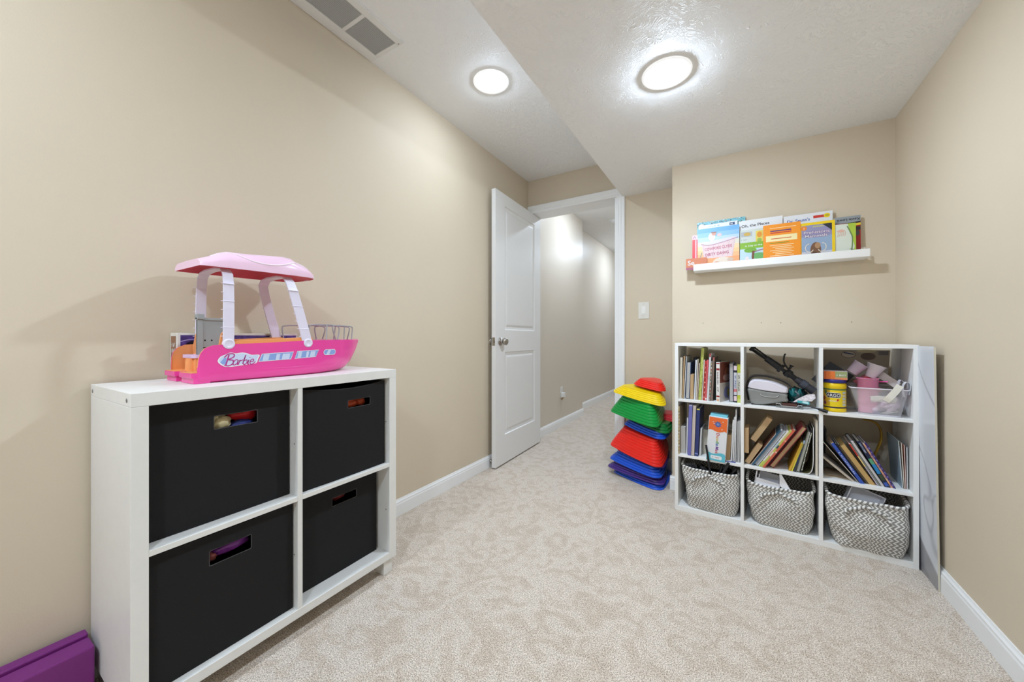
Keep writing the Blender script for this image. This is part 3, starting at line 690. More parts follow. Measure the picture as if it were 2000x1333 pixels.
def book(label,s,z,lean,t,h,dep,cover,show='pages',pages=PAGES,dp=.16,hard=True,yaw=0,deco=None,group=None,name='book'):
    """book standing in the shelf. local: x thickness, y depth (0 = front), z up"""
    a=R(lean)
    if lean<0: zz=z+t*0; M=SM@T(s,dep,zz)@RZ(yaw)@RY(lean)@T(0,0,0)
    else: M=SM@T(s,dep,z)@RZ(yaw)@RY(lean)
    # lift so that the lowest corner rests on z
    low=min(0,-t*math.sin(a)) if lean>0 else 0
    if lean<0: M=SM@T(s+t*math.cos(a),dep,z)@RZ(yaw)@RY(lean)@T(-t,0,0); 
    else: M=SM@T(s,dep,z-low)@RZ(yaw)@RY(lean)
    o=thing(name,label,'book',M,group)
    ct=min(.0022,t*.2) if hard else min(.0007,t*.15); e=.003 if hard else .0008
    b=MB()
    b.box(0,ct,0,dp,0,h,cover); b.box(t-ct,t,0,dp,0,h,cover)
    if show=='pages': b.box(ct,t-ct,dp-ct,dp,0,h,cover)
    else: b.box(ct,t-ct,0,ct,0,h,cover)
    if deco:
        deco(b,T(0,0,0)@Matrix(((1,0,0,0),(0,0,-1,-.0004),(0,1,0,0),(0,0,0,1))),t,h)
    b.build('cover',o)
    b=MB(); b.box(ct,t-ct,e if show=='pages' else ct,dp-ct-.0001 if show=='pages' else dp-e,e,h-e,pages); b.build('page_block',o)
    return o
c=col
NAVY=c((34,40,72),.4); 
def bands(*L):      # coloured blocks on a spine: (z0,z1,rgb)
    def f(b,F,t,h):
        for i,(a,d,rgb) in enumerate(L): b.rect(.0006,t-.0006,a*h,d*h,c(rgb,.5),F,z=.0001*(1+i))
    return f
def spine_text(txt,rgb,z0,z1,k=.6,base=None,extra=()):
    def f(b,F,t,h):
        if base: base(b,F,t,h)
        for i,(a,d,q) in enumerate(extra): b.rect(.0006,t-.0006,a*h,d*h,c(q,.5),F,z=.0001*(1+i))
        FT=F@T(t*.5,z1*h,0)@RZ(-90)
        b.scribble(len(txt)+3,(z1-z0)*h,t*k,c(rgb,.5),FT,x=0,y=-t*k*.5,z=.0011,seed=len(txt))
    return f
def squig(rgb,n=9,k=.3):
    def f(b,F,t,h):
        rnd=random.Random(int(h*1e4))
        for i in range(n):
            z=h*(.06+.88*i/n); b.rect(t*(.25+.2*rnd.random()),t*(.6+.3*rnd.random()),z,z+h*.035,c(rgb[i%len(rgb)],.5),F,z=.0002)
    return f
GA='books in the top left cube'; 
# row 1, left cube
z=F2
book('thin cream paper sheaf at the far left of the top left cube',.0185,z,1.2,.0120,.232,.03,c((206,196,176),.7),pages=CREAM,hard=False,group=GA)
book('thin brown booklet right of the cream sheaf in the top left cube',.0325,z,2.0,.0078,.240,.03,c((150,124,92),.6),pages=TAN,hard=False,group=GA)
book('white folded sheet with a pointed top beside the brown booklet',.042,z,2.6,.0033,.238,.03,WPAPER,pages=WPAPER,hard=False,group=GA)
book('dark blue hardcover with thick grey pages facing out in the top left cube',.0485,z,2.2,.021,.206,.035,c((70,92,130),.4),pages=GREYP,group=GA)
book('short fat tan paperback in the top left cube',.0735,z,.9,.0168,.138,.03,TAN,pages=TAN,hard=False,dp=.1,group=GA)
book('tall black hardcover standing behind the short tan paperback',.0735,z,0,.0175,.228,.135,c((24,28,44),.4),show='spine',group=GA,dp=.12)
book('pale blue and white booklet right of the short tan paperback',.0925,z,2.2,.0072,.220,.03,c((170,184,206),.5),pages=WPAPER,hard=False,group=GA)
book('thin cream booklet between the pale blue one and the red-brown one',.1015,z,2.4,.0048,.225,.03,CREAM,hard=False,group=GA)
book('thin red-brown book left of the lime green ones',.1085,z,2.8,.0048,.204,.03,c((134,74,56),.5),hard=False,group=GA)
book('lime green book, the tallest in the top left cube',.1155,z,3.0,.0065,.289,.03,c((182,190,92),.45),show='spine',hard=False,group=GA,deco=squig([(120,140,40),(214,220,130)],7))
book('second lime green book, touching the tallest one on its right',.1225,z,3.0,.0058,.287,.03,c((196,202,110),.45),show='spine',hard=False,group=GA,deco=squig([(150,170,70)],7))
book('thin cream and tan book right of the lime green pair',.1305,z,2.8,.0058,.223,.03,c((188,170,148),.5),hard=False,group=GA)
book('narrow brick red book with speckled spine, left one of the two red ones',.1378,z,2.8,.0078,.217,.03,c((190,52,52),.45),show='spine',hard=False,group=GA,deco=squig([(230,190,160),(120,60,50)],14))
book('rose red book with plain spine, right one of the two red ones',.1468,z,2.8,.0080,.223,.03,c((214,92,96),.45),show='spine',hard=False,group=GA,deco=bands((.0,1,(214,92,96)),(.02,.06,(240,220,210))))
book('tall white book with a red spot on top of its spine',.1560,z,3.0,.0090,.257,.03,c((214,214,216),.4),show='spine',hard=False,group=GA,deco=bands((.965,1,(200,60,70)),(.93,.96,(170,60,60)),(.45,.52,(190,200,196))))
book('grey book with mottled spine right of the tall white one',.1665,z,2.7,.0072,.217,.03,c((140,134,126),.5),show='spine',hard=False,group=GA,deco=squig([(190,70,70),(220,216,200),(90,90,80),(200,180,120)],20))
book('taupe book with a pinkish top edge in the top left cube',.1755,z,2.4,.0085,.238,.035,c((136,114,100),.55),show='spine',hard=False,group=GA,deco=bands((.93,1,(176,96,90))))
book('dark green book sunk back beside the maroon-barred white one',.1865,z,1.2,.0125,.212,.075,c((30,46,38),.5),show='spine',group=GA)
book('thin white magazine bulging out next to the maroon-barred white book',.2010,z,0,.0022,.140,.05,WPAPER,pages=WPAPER,hard=False,group=GA)
def dict_deco(b,F,t,h):
    red=c((150,36,36),.45)
    for a,d in ((.955,.985),(.80,.85),(.13,.165)): b.rect(.001,t-.001,a*h,d*h,red,F,z=.0002)
    FT=F@T(t*.5,.76*h,0)@RZ(-90); b.scribble(13,.115,.0085,c((60,56,60),.5),FT,y=-.004,z=.0004,seed=5)
    b.ell(t/2,.06*h,t*.32,t*.32,c((220,140,50),.5),F,z=.0003); b.ell(t/2,.06*h,t*.15,t*.15,c((240,230,220),.5),F,z=.0005)
    # printed right-hand cover
    S=Matrix(((0,0,1,t+.0003),(1,0,0,0),(0,1,0,0),(0,0,0,1)))
    b.rect(.0,.139,0,h,c((122,66,52),.4),S); b.rect(.0,.139,.0,.48*h,c((206,196,186),.4),S,z=.0002)
    b.ell(.10,.72*h,.035,.03,c((170,110,84),.4),S,z=.0004); b.ell(.09,.60*h,.05,.018,c((190,150,140),.4),S,z=.0005)
    b.ell(.09,.22*h,.04,.03,c((150,150,190),.4),S,z=.0004); b.rect(.10,.139,.12*h,.30*h,c((196,176,60),.4),S,z=.0006)
book('white spined book with maroon bars, turned to show its brown cover',.2035,z,0,.0178,.212,.012,c((232,228,222),.4),show='spine',pages=GREYP,yaw=-15,dp=.14,deco=dict_deco,group=GA)
book('navy hardcover with grey pages out, right of the maroon-barred white book',.2595,z,0,.0195,.205,.06,c((40,48,86),.4),pages=GREYP,group=GA)
book('black book with white and pink spine panels in the top left cube',.2805,z,0,.0152,.198,.055,c((36,34,46),.4),show='spine',group=GA,
     deco=spine_text('THE STORY',(90,110,160),.38,.72,.5,extra=((.04,.17,(222,196,196)),(.2,.80,(206,204,208)),(.86,.98,(226,206,208)),(.28,.36,(214,120,120)))))
book('lime and white book at the right end of the top left cube',.2970,z,0,.0155,.202,.055,c((184,188,62),.4),show='spine',group=GA,
     deco=spine_text('ADVENTURE',(90,90,60),.3,.72,.55,extra=((.0,.1,(196,200,110)),(.2,.78,(214,210,198)))))
# row 2, left cube
z=F1; GB='books in the middle left cube'
book('thin tall board book with patterned spine against the left side of the middle left cube',.0178,z,0,.0062,.266,.004,c((196,176,138),.5),show='spine',group=GB,deco=squig([(60,56,50),(220,200,90),(120,60,60),(230,226,210)],26))
book('short thick white book at the left of the middle left cube',.0265,z,-.3,.0235,.148,.03,c((214,210,204),.5),pages=GREYP,group=GB,hard=False)
book('thin white booklet left of the periwinkle book',.0525,z,1.5,.0065,.202,.03,WPAPER,pages=WPAPER,hard=False,group=GB)
book('tall periwinkle blue book in the middle left cube',.0645,z,1.6,.0172,.281,.006,c((112,110,178),.5),show='spine',group=GB,deco=bands((.975,1,(170,170,200))))
book('tall book with pinkish cream pages facing out beside the periwinkle one',.0830,z,2.0,.0145,.280,.006,c((200,192,176),.5),pages=mat('pinkish_pages',(206,190,182),.8),group=GB)
book('tall navy blue book with a yellow top edge in the middle left cube',.0990,z,2.3,.0165,.262,.012,c((44,56,112),.35),show='spine',group=GB,deco=bands((.975,1,(206,196,90)),(.04,.07,(120,140,200))))
book('slim white short book right of the navy one',.1190,z,2.6,.0072,.152,.03,WPAPER,pages=WPAPER,hard=False,group=GB)
book('short cream book partly behind the orange and teal mat box',.1280,z,1.5,.0230,.136,.09,CREAM,pages=CREAM,hard=False,group=GB,dp=.12)
book('stout tan paperback right of the orange and teal mat box',.2420,z,3.2,.0225,.138,.03,TAN,pages=TAN,hard=False,group=GB,dp=.11)
book('white magazine with a curled top, first one right of the stout tan paperback',.2685,z,2.6,.0065,.219,.02,WPAPER,pages=WPAPER,hard=False,group=GB)
book('second white magazine in the row at the right of the middle left cube',.2775,z,1.9,.0060,.236,.02,c((198,194,190),.6),pages=WPAPER,hard=False,group=GB)
book('tallest white magazine, sticking up at the right of the middle left cube',.2860,z,1.2,.0050,.277,.02,c((224,222,220),.6),pages=WPAPER,hard=False,group=GB)
book('grey white magazine third from the divider in the middle left cube',.2935,z,1.2,.0048,.214,.03,c((196,196,200),.6),pages=GREYP,hard=False,group=GB)
book('white magazine touching the divider in the middle left cube',.3000,z,1.0,.0085,.218,.03,c((206,202,198),.6),pages=GREYP,hard=False,group=GB)
# craft mat box
dm=thing('mat_box','tall white, orange and teal drawing mat box in the middle left cube','box',SM@T(.158,-.010,F1)@RY(3.6)@RX(-1.0))
bw,bd,bh=.088,.062,.235
b=MB(); b.box(0,bw,0,bd,0,bh,mat('mat_box_white',(226,226,228),.4)); b.box(.004,bw-.004,.012,bd+.01,bh-.001,bh+.012,c((120,200,216),.4)); b.build('carton',dm,bevel=.0008)
b=MB(); F=Matrix(((1,0,0,0),(0,0,-1,-.0007),(0,1,0,0),(0,0,0,1))); OR=c((234,110,50),.4); TE=c((96,186,204),.4)
b.poly([(.002,.160)]+[(x*.001,.160+.005*math.sin(x*.085+.6)) for x in range(6,86,8)]+[(bw-.002,.158),(bw-.002,.231),(.002,.231)],OR,F)
b.poly([(.001,.002),(bw-.001,.002),(bw-.001,.040)]+[((bw*1000-x)*.001,.043+.005*math.sin(x*.08)) for x in range(8,84,8)]+[(.001,.050)],TE,F)
b.ell(.044,.196,.013,.013,c((74,98,160),.4),F,.0003); b.ell(.044,.196,.007,.007,c((120,140,190),.4),F,.0005)
for a in range(8): b.stroke([(.044+.012*math.cos(a*.785),.196+.012*math.sin(a*.785)),(.044+.018*math.cos(a*.785+.3),.196+.018*math.sin(a*.785+.3))],.0022,c((74,98,160),.4),F,.0003)
for x,y in ((.022,.206),(.026,.198),(.066,.212),(.064,.172)): b.rect(x-.003,x+.003,y-.0015,y+.0015,WPAPER,F,.0004)
zz=.150
for ch,q in zip('DoodleMat',[(200,60,70),(226,130,50),(222,190,40),(110,170,60),(60,150,150),(70,100,180),(120,80,160),(200,70,120),(210,60,60)]):
    V,Fc,bb=text_data(ch); wd=(bb[1]-bb[0])*.021
    b.text(ch,.021,c(q,.4),F@T(.040,zz,0)@RZ(-90),z=.0004); zz-=wd+.0022
    if ch=='e': zz-=.003
b.poly(rrect(.026,.0095,.005,4,.046,.021),c((226,236,238),.4),F,.0003); b.scribble(6,.034,.007,c((200,70,70),.4),F,x=.029,y=.0175,z=.0005)
b.build('printed_front',dm)
lf=MB(); lf.box(0,.05,0,.07,0,.0025,c((60,70,150),.5)); lf.rect(.006,.03,.005,.03,WPAPER,z=.0028)
tag(lf.build('leaflet',world=SM@T(.243,.004,F1+.0002)@RZ(8)),'small blue and white leaflet lying at the shelf edge right of the mat box','leaflet')

# row 2, middle cube: everything leans to the right
GC='leaning books in the middle cube'
book('tan paperback standing upright at the left side of the middle cube',.3300,z+.058,0,.0190,.128,.02,TAN,pages=TAN,hard=False,group=GC,dp=.11)
book('cream paperback leaning high over the others in the middle cube',.3560,z+.116,30,.0250,.142,.04,c((196,170,128),.7),pages=TAN,hard=False,group=GC,dp=.11)
book('short tan paperback at the foot of the leaning row in the middle cube',.3310,z+.000,29,.0215,.118,.03,TAN,pages=TAN,hard=False,group=GC,dp=.11)
x=.3565; L=31
def lb_(label,t,h,cover,dx=0,dep=.02,**k):
    global x
    x+=dx; o=book(label,x,z,L,t,h,dep,cover,group=GC,**k); x+=t/math.cos(R(L))+.0004; return o
lb_('thin brown booklet leaning between the short tan paperback and the teal book',.0042,.20,c((120,70,50),.6),hard=False,dep=.03)
lb_('teal blue hardcover leaning in the middle cube',.0075,.226,c((40,84,110),.35),show='spine',dep=.02)
lb_('white hardcover with grey pages leaning right of the teal one',.0165,.224,c((216,218,222),.4),pages=mat('cool_pages',(150,152,158),.8,var=.1,vscale=1,stretch=(900,3,3)),dep=.02)
lb_('white and pink picture book leaning in the middle cube',.0070,.226,c((226,220,220),.45),show='spine',hard=False,deco=bands((.0,.16,(196,206,90)),(.3,.5,(226,190,200)),(.55,.7,(170,190,216))))
lb_('yellow-green book leaning next to the orange-red one',.0072,.232,c((190,196,96),.45),show='spine',hard=False,dep=.014,deco=bands((.3,.42,(230,226,200)),(.52,.6,(40,70,90)),(.75,.95,(206,190,120))))
lb_('orange-red book leaning furthest forward in the middle cube',.0085,.238,c((206,98,76),.4),show='spine',hard=False,dep=.008,deco=bands((.4,.43,(240,190,170)),(.7,.73,(236,160,140))))
lb_('dark maroon hardcover leaning in the middle cube',.0150,.226,c((88,30,44),.4),show='spine',dep=.045)
lb_('thick tan-paged book with a red cover leaning in the middle cube',.0185,.252,c((150,50,60),.45),pages=TAN,dep=.03)
book('mustard yellow thin book leaning in the middle cube',.512,z,19,.0085,.150,.03,c((206,160,50),.5),show='spine',hard=False,group=GC)
book('bright yellow thin book touching the mustard one in the middle cube',.5225,z,17,.0055,.156,.03,c((214,196,70),.5),show='spine',hard=False,group=GC)
book('dark blue book with pale spine edge leaning in the middle cube',.5310,z,14,.0085,.162,.03,c((36,50,80),.4),show='spine',group=GC,deco=bands((.9,1,(150,170,190)),(.02,.2,(60,60,60))))
book('grey-green hardcover leaning steeply in the middle cube',.5420,z,12.5,.0120,.205,.03,c((120,126,104),.5),pages=GREYP,group=GC)
book('black book with white dashes along its spine in the middle cube',.5570,z,11,.0075,.215,.03,c((30,30,34),.4),show='spine',group=GC,deco=squig([(214,214,200),(190,190,160)],22))
book('thin cream folder against the right side of the middle cube',.6135,z,0,.0085,.262,.02,CREAM,pages=CREAM,hard=False,group=GC)
# curled magazine: a soft sheet bent up against the divider
def curl(name,label,pts,wd,t,m1,m2,cat='magazine'):
    Q=smooth_path(pts,8); n=len(Q); N=[]
    for i in range(n):
        a=Q[max(0,i-1)];d_=Q[min(n-1,i+1)]; dx,dz=d_[0]-a[0],d_[1]-a[1]; l=math.hypot(dx,dz); N.append((-dz/l*t,dx/l*t))
    b=MB(); y0,y1=0,wd
    rings=[[(q[0],y0,q[1]),(q[0]+n_[0],y0,q[1]+n_[1]),(q[0]+n_[0],y1,q[1]+n_[1]),(q[0],y1,q[1])] for q,n_ in zip(Q,N)]
    b.loft(rings,m1,closed=True,cap0=True,cap1=True,smooth=False)
    b.loft([[(q[0]+n_[0]*1.04,y0-.0003,q[1]+n_[1]*1.04),(q[0]+n_[0]*1.04,y1,q[1]+n_[1]*1.04)] for q,n_ in zip(Q,N)],m2,closed=False)
    return tag(b.build(name,world=SM@T(0,.02,F1)),label,cat)
curl('magazine','green and brown magazine curled up against the right of the middle cube',[(.560,.0008),(.580,.0012),(.594,.008),(.603,.028),(.607,.07),(.607,.14),(.608,.225)],.19,.0032,WPAPER,mat('magazine_print',(84,80,50),.4,var=.6,vscale=40))

# row 2, right cube: everything leans to the left
GD='leaning books in the middle right cube'
book('cream hardcover leaning lowest against the divider in the middle right cube',.7480,z,-49,.0080,.165,.03,c((210,196,180),.5),pages=CREAM,group=GD)
book('large thin dark book with pale edge slanting up to the divider',.7625,z,-36.5,.0042,.205,.03,c((44,36,34),.5),pages=CREAM,hard=False,group=GD,show='pages',dp=.19)
x=.7725; L=-32
def rb_(label,t,h,cover,dx=0,dep=.03,**k):
    global x
    x+=dx; o=book(label,x,z,L,t,h,dep,cover,group=GD,**k); x+=t/math.cos(R(L))+.0005; return o
rb_('royal blue paperback with white lettering leaning in the middle right cube',.0125,.197,c((52,82,168),.4),show='spine',pages=TAN,hard=False,dep=.02,deco=spine_text('IN THE WORLD',(210,216,236),.25,.78,.62))
rb_('black book right of the royal blue paperback',.0058,.194,c((30,28,30),.45),show='spine')
rb_('thin black and gold book leaning beside the thick tan one',.0042,.190,c((54,42,34),.45),show='spine',hard=False)
rb_('thick tan paperback with pages out in the middle right cube',.0225,.192,c((190,156,96),.6),pages=mat('golden_pages',(196,160,100),.85,var=.12,vscale=1,stretch=(900,3,3)),hard=False)
L=-29
rb_('red and yellow thin book right of the thick tan paperback',.0052,.194,c((196,56,46),.45),show='spine',hard=False,dx=-.002,deco=bands((.0,.45,(160,176,190)),(.45,.7,(216,206,130))))
rb_('grey-green thin book next to the white-paged hardcover',.0045,.192,c((130,136,124),.5),show='spine',hard=False)
rb_('black hardcover with white pages leaning in the middle right cube',.0135,.212,c((30,34,40),.4),pages=mat('bright_pages',(214,206,204),.8,var=.08,vscale=1,stretch=(900,3,3)),dx=.001)
L=-27
rb_('dark navy picture book with bright blue and green spine art',.0130,.212,c((24,34,66),.35),show='spine',dx=-.001,deco=spine_text('LEGENDS',(200,210,230),.74,.96,.5,extra=((.30,.50,(40,130,190)),(.50,.62,(90,160,120)),(.16,.28,(60,74,50)),(.04,.12,(60,90,170)))))
rb_('book with peach and violet spine beside the purple one',.0062,.200,c((206,150,120),.45),show='spine',hard=False,deco=squig([(120,80,150),(226,170,120),(200,196,170),(90,110,160)],16))
rb_('deep purple hardcover, rightmost of the leaning books',.0075,.208,c((56,40,104),.35),show='spine',deco=squig([(130,120,190)],10))
for i,(rgb,lab) in enumerate((((150,168,176),'pale blue magazine leaning on the right side of the middle right cube'),((206,186,160),'tan magazine in the fan at the right of the middle right cube'),((190,120,100),'reddish thin magazine in the fan at the right of the middle right cube'),((200,204,206),'off-white magazine nearest the right side of the middle right cube'))):
    book(lab,.9050+i*.0048,z,-3.6+1.0*i,.0030,.205-.008*i,.05,c(rgb,.45),pages=WPAPER,hard=False,group='magazines in the middle right cube',dp=.19,name='magazine')
e=MB(); e.prism([(0,0),(.12,0),(.125,.05),(.055,.15),(-.005,.14)],0,.0022,c((196,176,150),.75)); e.prism([(.01,.03),(.105,.01),(.06,.12)],.0022,.0030,c((206,188,164),.75))
tag(e.build('envelope',world=SM@T(.652,.05,F1+.0002)),'flat beige envelope lying on the board of the middle right cube','envelope')
e=MB(); P=smooth_path([(.0,.0),(.012,.05),(.03,.10),(.045,.16),(.04,.21),(.02,.235),(-.02,.245)],6)
e.tube([(x_,0,z_) for x_,z_ in P],.016,mat('ochre_strap',(170,130,40),.5),n=8,flat=.3)
tag(e.build('strap',world=SM@T(.825,.222,F1+.012)@RZ(0)),'ochre yellow strap arching behind the books of the middle right cube','strap')
e=MB(); e.box(0,.004,0,.10,0,.2,c((40,42,44),.5)); tag(e.build('folder',world=SM@T(.652,.15,F1+.0005)@RY(3)),'dark folder standing in the back left of the middle right cube','folder')

# row 1, middle cube
z=F2
dv=thing('compressor_case','white and grey rounded appliance with a handle groove in the top middle cube','appliance',SM@T(0,.03,F2))
GRYD=mat('device_grey',(138,138,134),.35); WHD=mat('device_white',(226,220,228),.25)
base=[(.355,.012),(.364,.004),(.385,.0015),(.41,.004),(.45,.014),(.49,.026),(.512,.031),(.508,.045),(.502,.068),(.43,.072),(.349,.084),(.348,.05)]
lid=[(.3475,.085),(.3475,.098),(.352,.113),(.364,.124),(.385,.128),(.43,.124),(.462,.116),(.490,.104),(.508,.094),(.510,.088),(.504,.069),(.43,.073),(.40,.076)]
def side_solid(P,y0,y1,m,rr=.012):
    b=MB(); cx=sum(p[0] for p in P)/len(P); cy=sum(p[1] for p in P)/len(P); rings=[]
    for y,k in ((y0,.82),(y0+rr*.3,.93),(y0+rr,1),(y1-rr,1),(y1-rr*.3,.93),(y1,.82)): rings.append([(cx+(p[0]-cx)*(1-(1-k)*.5),y,cy+(p[1]-cy)*k) for p in P])
    b.loft(rings,m,cap0=True,cap1=True); return b
Pb=smooth_path(base,3,True); Pl=smooth_path(lid,3,True)
side_solid(Pb,.0,.10,GRYD).build('case_base',dv); side_solid(Pl,-.001,.10,WHD).build('case_lid',dv)
b=MB(); b.tube(smooth_path([(.398,-.0015,.058),(.405,-.002,.050),(.43,-.002,.046),(.462,-.002,.047),(.474,-.0015,.058)],5),.0016,mat('device_light',(186,186,184),.3),n=6); b.build('handle_groove',dv)
b=MB(); b.tube([(.36,.03,.002),(.39,.03,-.0005)],.004,DARK,n=8); b.lathe([(.003,0),(.001,-.002)],WPAPER,T(.376,.0,.072)@RX(90),n=8); b.build('foot',dv)
hs=MB()
for k,(dy,dz) in enumerate(((.0,0),(.012,.006))):
    hs.tube(smooth_path([(.345,.06+dy,.012),(.337,.06+dy,.06),(.342,.062+dy,.11+dz),(.365,.065+dy,.138+dz),(.41,.07+dy,.142+dz),(.46,.07+dy,.132+dz),(.51,.07+dy,.108+dz),(.535,.06+dy,.07),(.54,.05+dy,.02)],6),.0042,mat('hose_grey',(60,56,54),.4) if k==0 else mat('hose_light',(128,120,112),.4),n=8)
tag(hs.build('hose',world=SM@T(0,.045,F2)),'dark ribbed hose looped over the white appliance in the top middle cube','hose')
tp=thing('tripod','black collapsed tripod lying diagonally in the top middle cube','tripod',SM@T(0,.1,0))
def along(t,dy=0): a=Vector((.362,0,.908));e_=Vector((.614,0,.702)); p=a+(e_-a)*t; return (p.x,p.y+dy,p.z)
b=MB(); b.tube([along(.24),along(.48)],[.015,.017],BLACKP,n=12); b.tube([along(.46),along(.50)],.022,BLACKP,n=12); b.build('leg_cluster',tp)
for k,(dx,dy,dz) in enumerate(((.006,0,.008),(-.005,.004,-.006),(.0,-.008,.001))):
    b=MB(); p0=Vector(along(.0))+Vector((dx,dy,dz)); p1=Vector(along(.3))+Vector((dx*.8,dy*.8,dz*.8)); b.tube([p0,p1],.0046,BLACKP,n=6); b.blob(tuple(p0),(.009,.008,.007),BLACKP,amp=.2); b.build('leg',tp)
b=MB(); b.tube([along(.50),along(.56)],.009,BLACKP,n=10); b.blob(along(.60),(.021,.015,.019),BLACKP,amp=.12,seed=3); b.tube([along(.60),along(.76)],[.014,.012],BLACKP,n=10); b.build('head',tp)
b=MB(); q=Vector(along(.58)); b.tube([q,q+Vector((.016,0,.030)),q+Vector((.020,0,.038))],[.005,.0055,.011],BLACKP,n=10); b.build('knob',tp)
b=MB(); b.tube(smooth_path([along(.74),(.5,0,.83),(.497,0,.87),(.503,0,.884)],4),.0038,BLACKP,n=8); b.build('pan_handle',tp)
b=MB(); b.tube([along(.72),along(.78),along(1.0)],[.014,.017,.019],mat('tripod_grey',(48,48,54),.4),n=14); b.tube([along(.80),along(.88)],.021,mat('tripod_grey2',(66,68,78),.4),n=14); b.build('centre_column',tp)
tb=MB(); TEAL=mat('teal_bag',(16,104,104),.4); DT=mat('dark_teal',(14,40,42),.4)
tb.blob((.552,.13,F2+.045),(.042,.045,.045),DT,amp=.25,seed=4); tb.blob((.532,.118,F2+.050),(.018,.03,.038),TEAL,amp=.3,seed=6); tb.blob((.560,.106,F2+.050),(.012,.02,.036),TEAL,amp=.3,seed=7)
tag(tb.build('drawstring_bag',world=SM),'crumpled teal and black bag under the tripod in the top middle cube','bag')
CLR=mat('clear_plastic',(235,240,240),.08,trans=.85,ior=1.3)
tr=MB(); tr.box(.462,.565,.01,.075,F2,F2+.003,CLR)
for x_ in (.462,.478,.55,.562): tr.box(x_,x_+.0025,.01,.075,F2+.003,F2+.020,CLR)
tr.box(.462,.565,.01,.012,F2+.003,F2+.009,CLR); tr.tube([(.462,.011,F2+.020),(.48,.011,F2+.020),(.484,.011,F2+.010),(.545,.011,F2+.009),(.549,.011,F2+.018),(.565,.011,F2+.018)],.0012,mat('clear_edge',(214,218,220),.15),n=6)
tag(tr.build('clear_tray',world=SM),'small clear plastic tray near the edge of the top middle cube','tray')
ph=MB(); ph.box(.486,.546,.02,.07,F2+.0035,F2+.021,mat('wallet_brown',(86,52,46),.4)); tag(ph.build('card_case',world=SM,bevel=.002),'dark brown case sitting in the clear plastic tray','case')
pk=MB(); pk.prism([(0,0),(.035,.008),(.075,.012),(.090,.030),(.086,.047),(.058,.044),(.022,.020)],0,.002,mat('packet_print',(214,204,204),.4,var=.25,vscale=120)); pk.prism([(.02,.001),(.066,-.006),(.066,.008),(.02,.012)],.002,.003,c((60,160,164),.4)); pk.prism([(.04,.0005),(.062,-.003),(.062,.006),(.04,.009)],.003,.0034,c((190,220,220),.4))
tag(pk.build('packet',world=SM@T(.527,.045,F2+.026)@RX(72)),'white and teal printed packet propped beside the tripod foot','packet')
wd_=MB(); wd_.tube([(.505,.05,F2+.030),(.56,.03,F2+.024),(.632,-.008,F2+.010)],[.002,.0028,.004],BLACKP,n=8); wd_.tube([(.622,-.004,F2+.012),(.652,-.020,F2+.005)],[.005,.0085],BLACKP,n=10)
tag(wd_.build('stylus_wand',world=SM),'thin black wand with a thick tip poking out over the shelf edge','wand')

# row 1, right cube
jr=thing('starch_jar','yellow corn starch jar with a dark blue lid in the top right cube','jar',SM@T(.6855,.065,F2))
YEL=mat('jar_yellow',(240,204,20),.3); JB=mat('jar_blue',(44,48,132),.3)
b=MB(); r=.0425
b.lathe([(0,0),(r-.003,0),(r,.003),(r,.014),(r-.0015,.016),(r-.0015,.108),(r,.110),(r,.124),(r-.004,.132),(r-.006,.134)],YEL,n=48); jbody=b.build('jar_body',jr)
b=MB(); b.lathe([(r-.004,.133),(r-.001,.134),(r-.001,.147),(r-.003,.149),(0,.149)],JB,n=48); b.build('lid',jr)
class CylMB(MB):
    def wrap(s,r0,off):      # x -> angle from -y axis, y -> z
        s.v=[((r0+p[2])*math.sin(p[0]/r0+off),-(r0+p[2])*math.cos(p[0]/r0+off),p[1]) for p in s.v]
b=CylMB(); rr=r-.0012; GRN=c((46,110,84),.4)
def strip(x0,x1,z0,z1,m,zz): 
    n=max(2,int((x1-x0)/.004)); 
    for i in range(n): b.rect(x0+(x1-x0)*i/n,x0+(x1-x0)*(i+1)/n,z0,z1,m,z=zz)
strip(-.07,.06,.018,.106,c((240,210,30),.4),.0002); strip(-.07,.06,.1005,.106,GRN,.0005); strip(-.07,.06,.018,.024,c((60,50,60),.4),.0005)
strip(-.052,-.020,.028,.100,c((214,170,40),.4),.0004)
for x_,z_,q in ((-.046,.06,(150,60,50)),(-.038,.09,(80,110,60)),(-.042,.04,(120,50,90))): b.ell(x_,z_,.007,.009,c(q,.4),z=.0007)
def cyl_oval(cx_,cz_,hw,hh,m_,zz,k=14):
    f=lambda u:(1-abs(u)**4)**.25
    for i in range(k):
        a=-1+2*i/k; d_=-1+2*(i+1)/k; b.poly([(cx_+a*hw,cz_-f(a)*hh),(cx_+d_*hw,cz_-f(d_)*hh),(cx_+d_*hw,cz_+f(d_)*hh),(cx_+a*hw,cz_+f(a)*hh)],m_,z=zz)
cyl_oval(-.008,.077,.029,.0125,c((236,236,226),.4),.0009); cyl_oval(-.008,.077,.0275,.0108,c((50,46,52),.4),.0012)
b.text('ARGO',.0185,WPAPER,x=-.008,y=.0705,z=.0018,align='c',width=.048)
b.poly([(-.026,.044),(.004,.047),(.014,.058),(.006,.060),(-.026,.054)],c((206,50,40),.4),z=.0007); b.text('CORN STARCH',.0085,WPAPER,x=-.011,y=.0475,z=.0012,align='c',width=.032)
for i in range(5): strip(.026,.044,.030+i*.0135,.040+i*.0135,c((222,214,190) if i%2 else (196,206,200),.4),.0007)
b.wrap(rr,.0); b.build('label_wrap',jbody)
sb=MB(); sb.box(0,.082,0,.075,0,.038,mat('carton_white',(226,208,210),.45)); F=Matrix(((1,0,0,0),(0,0,-1,-.0005),(0,1,0,0),(0,0,0,1)))
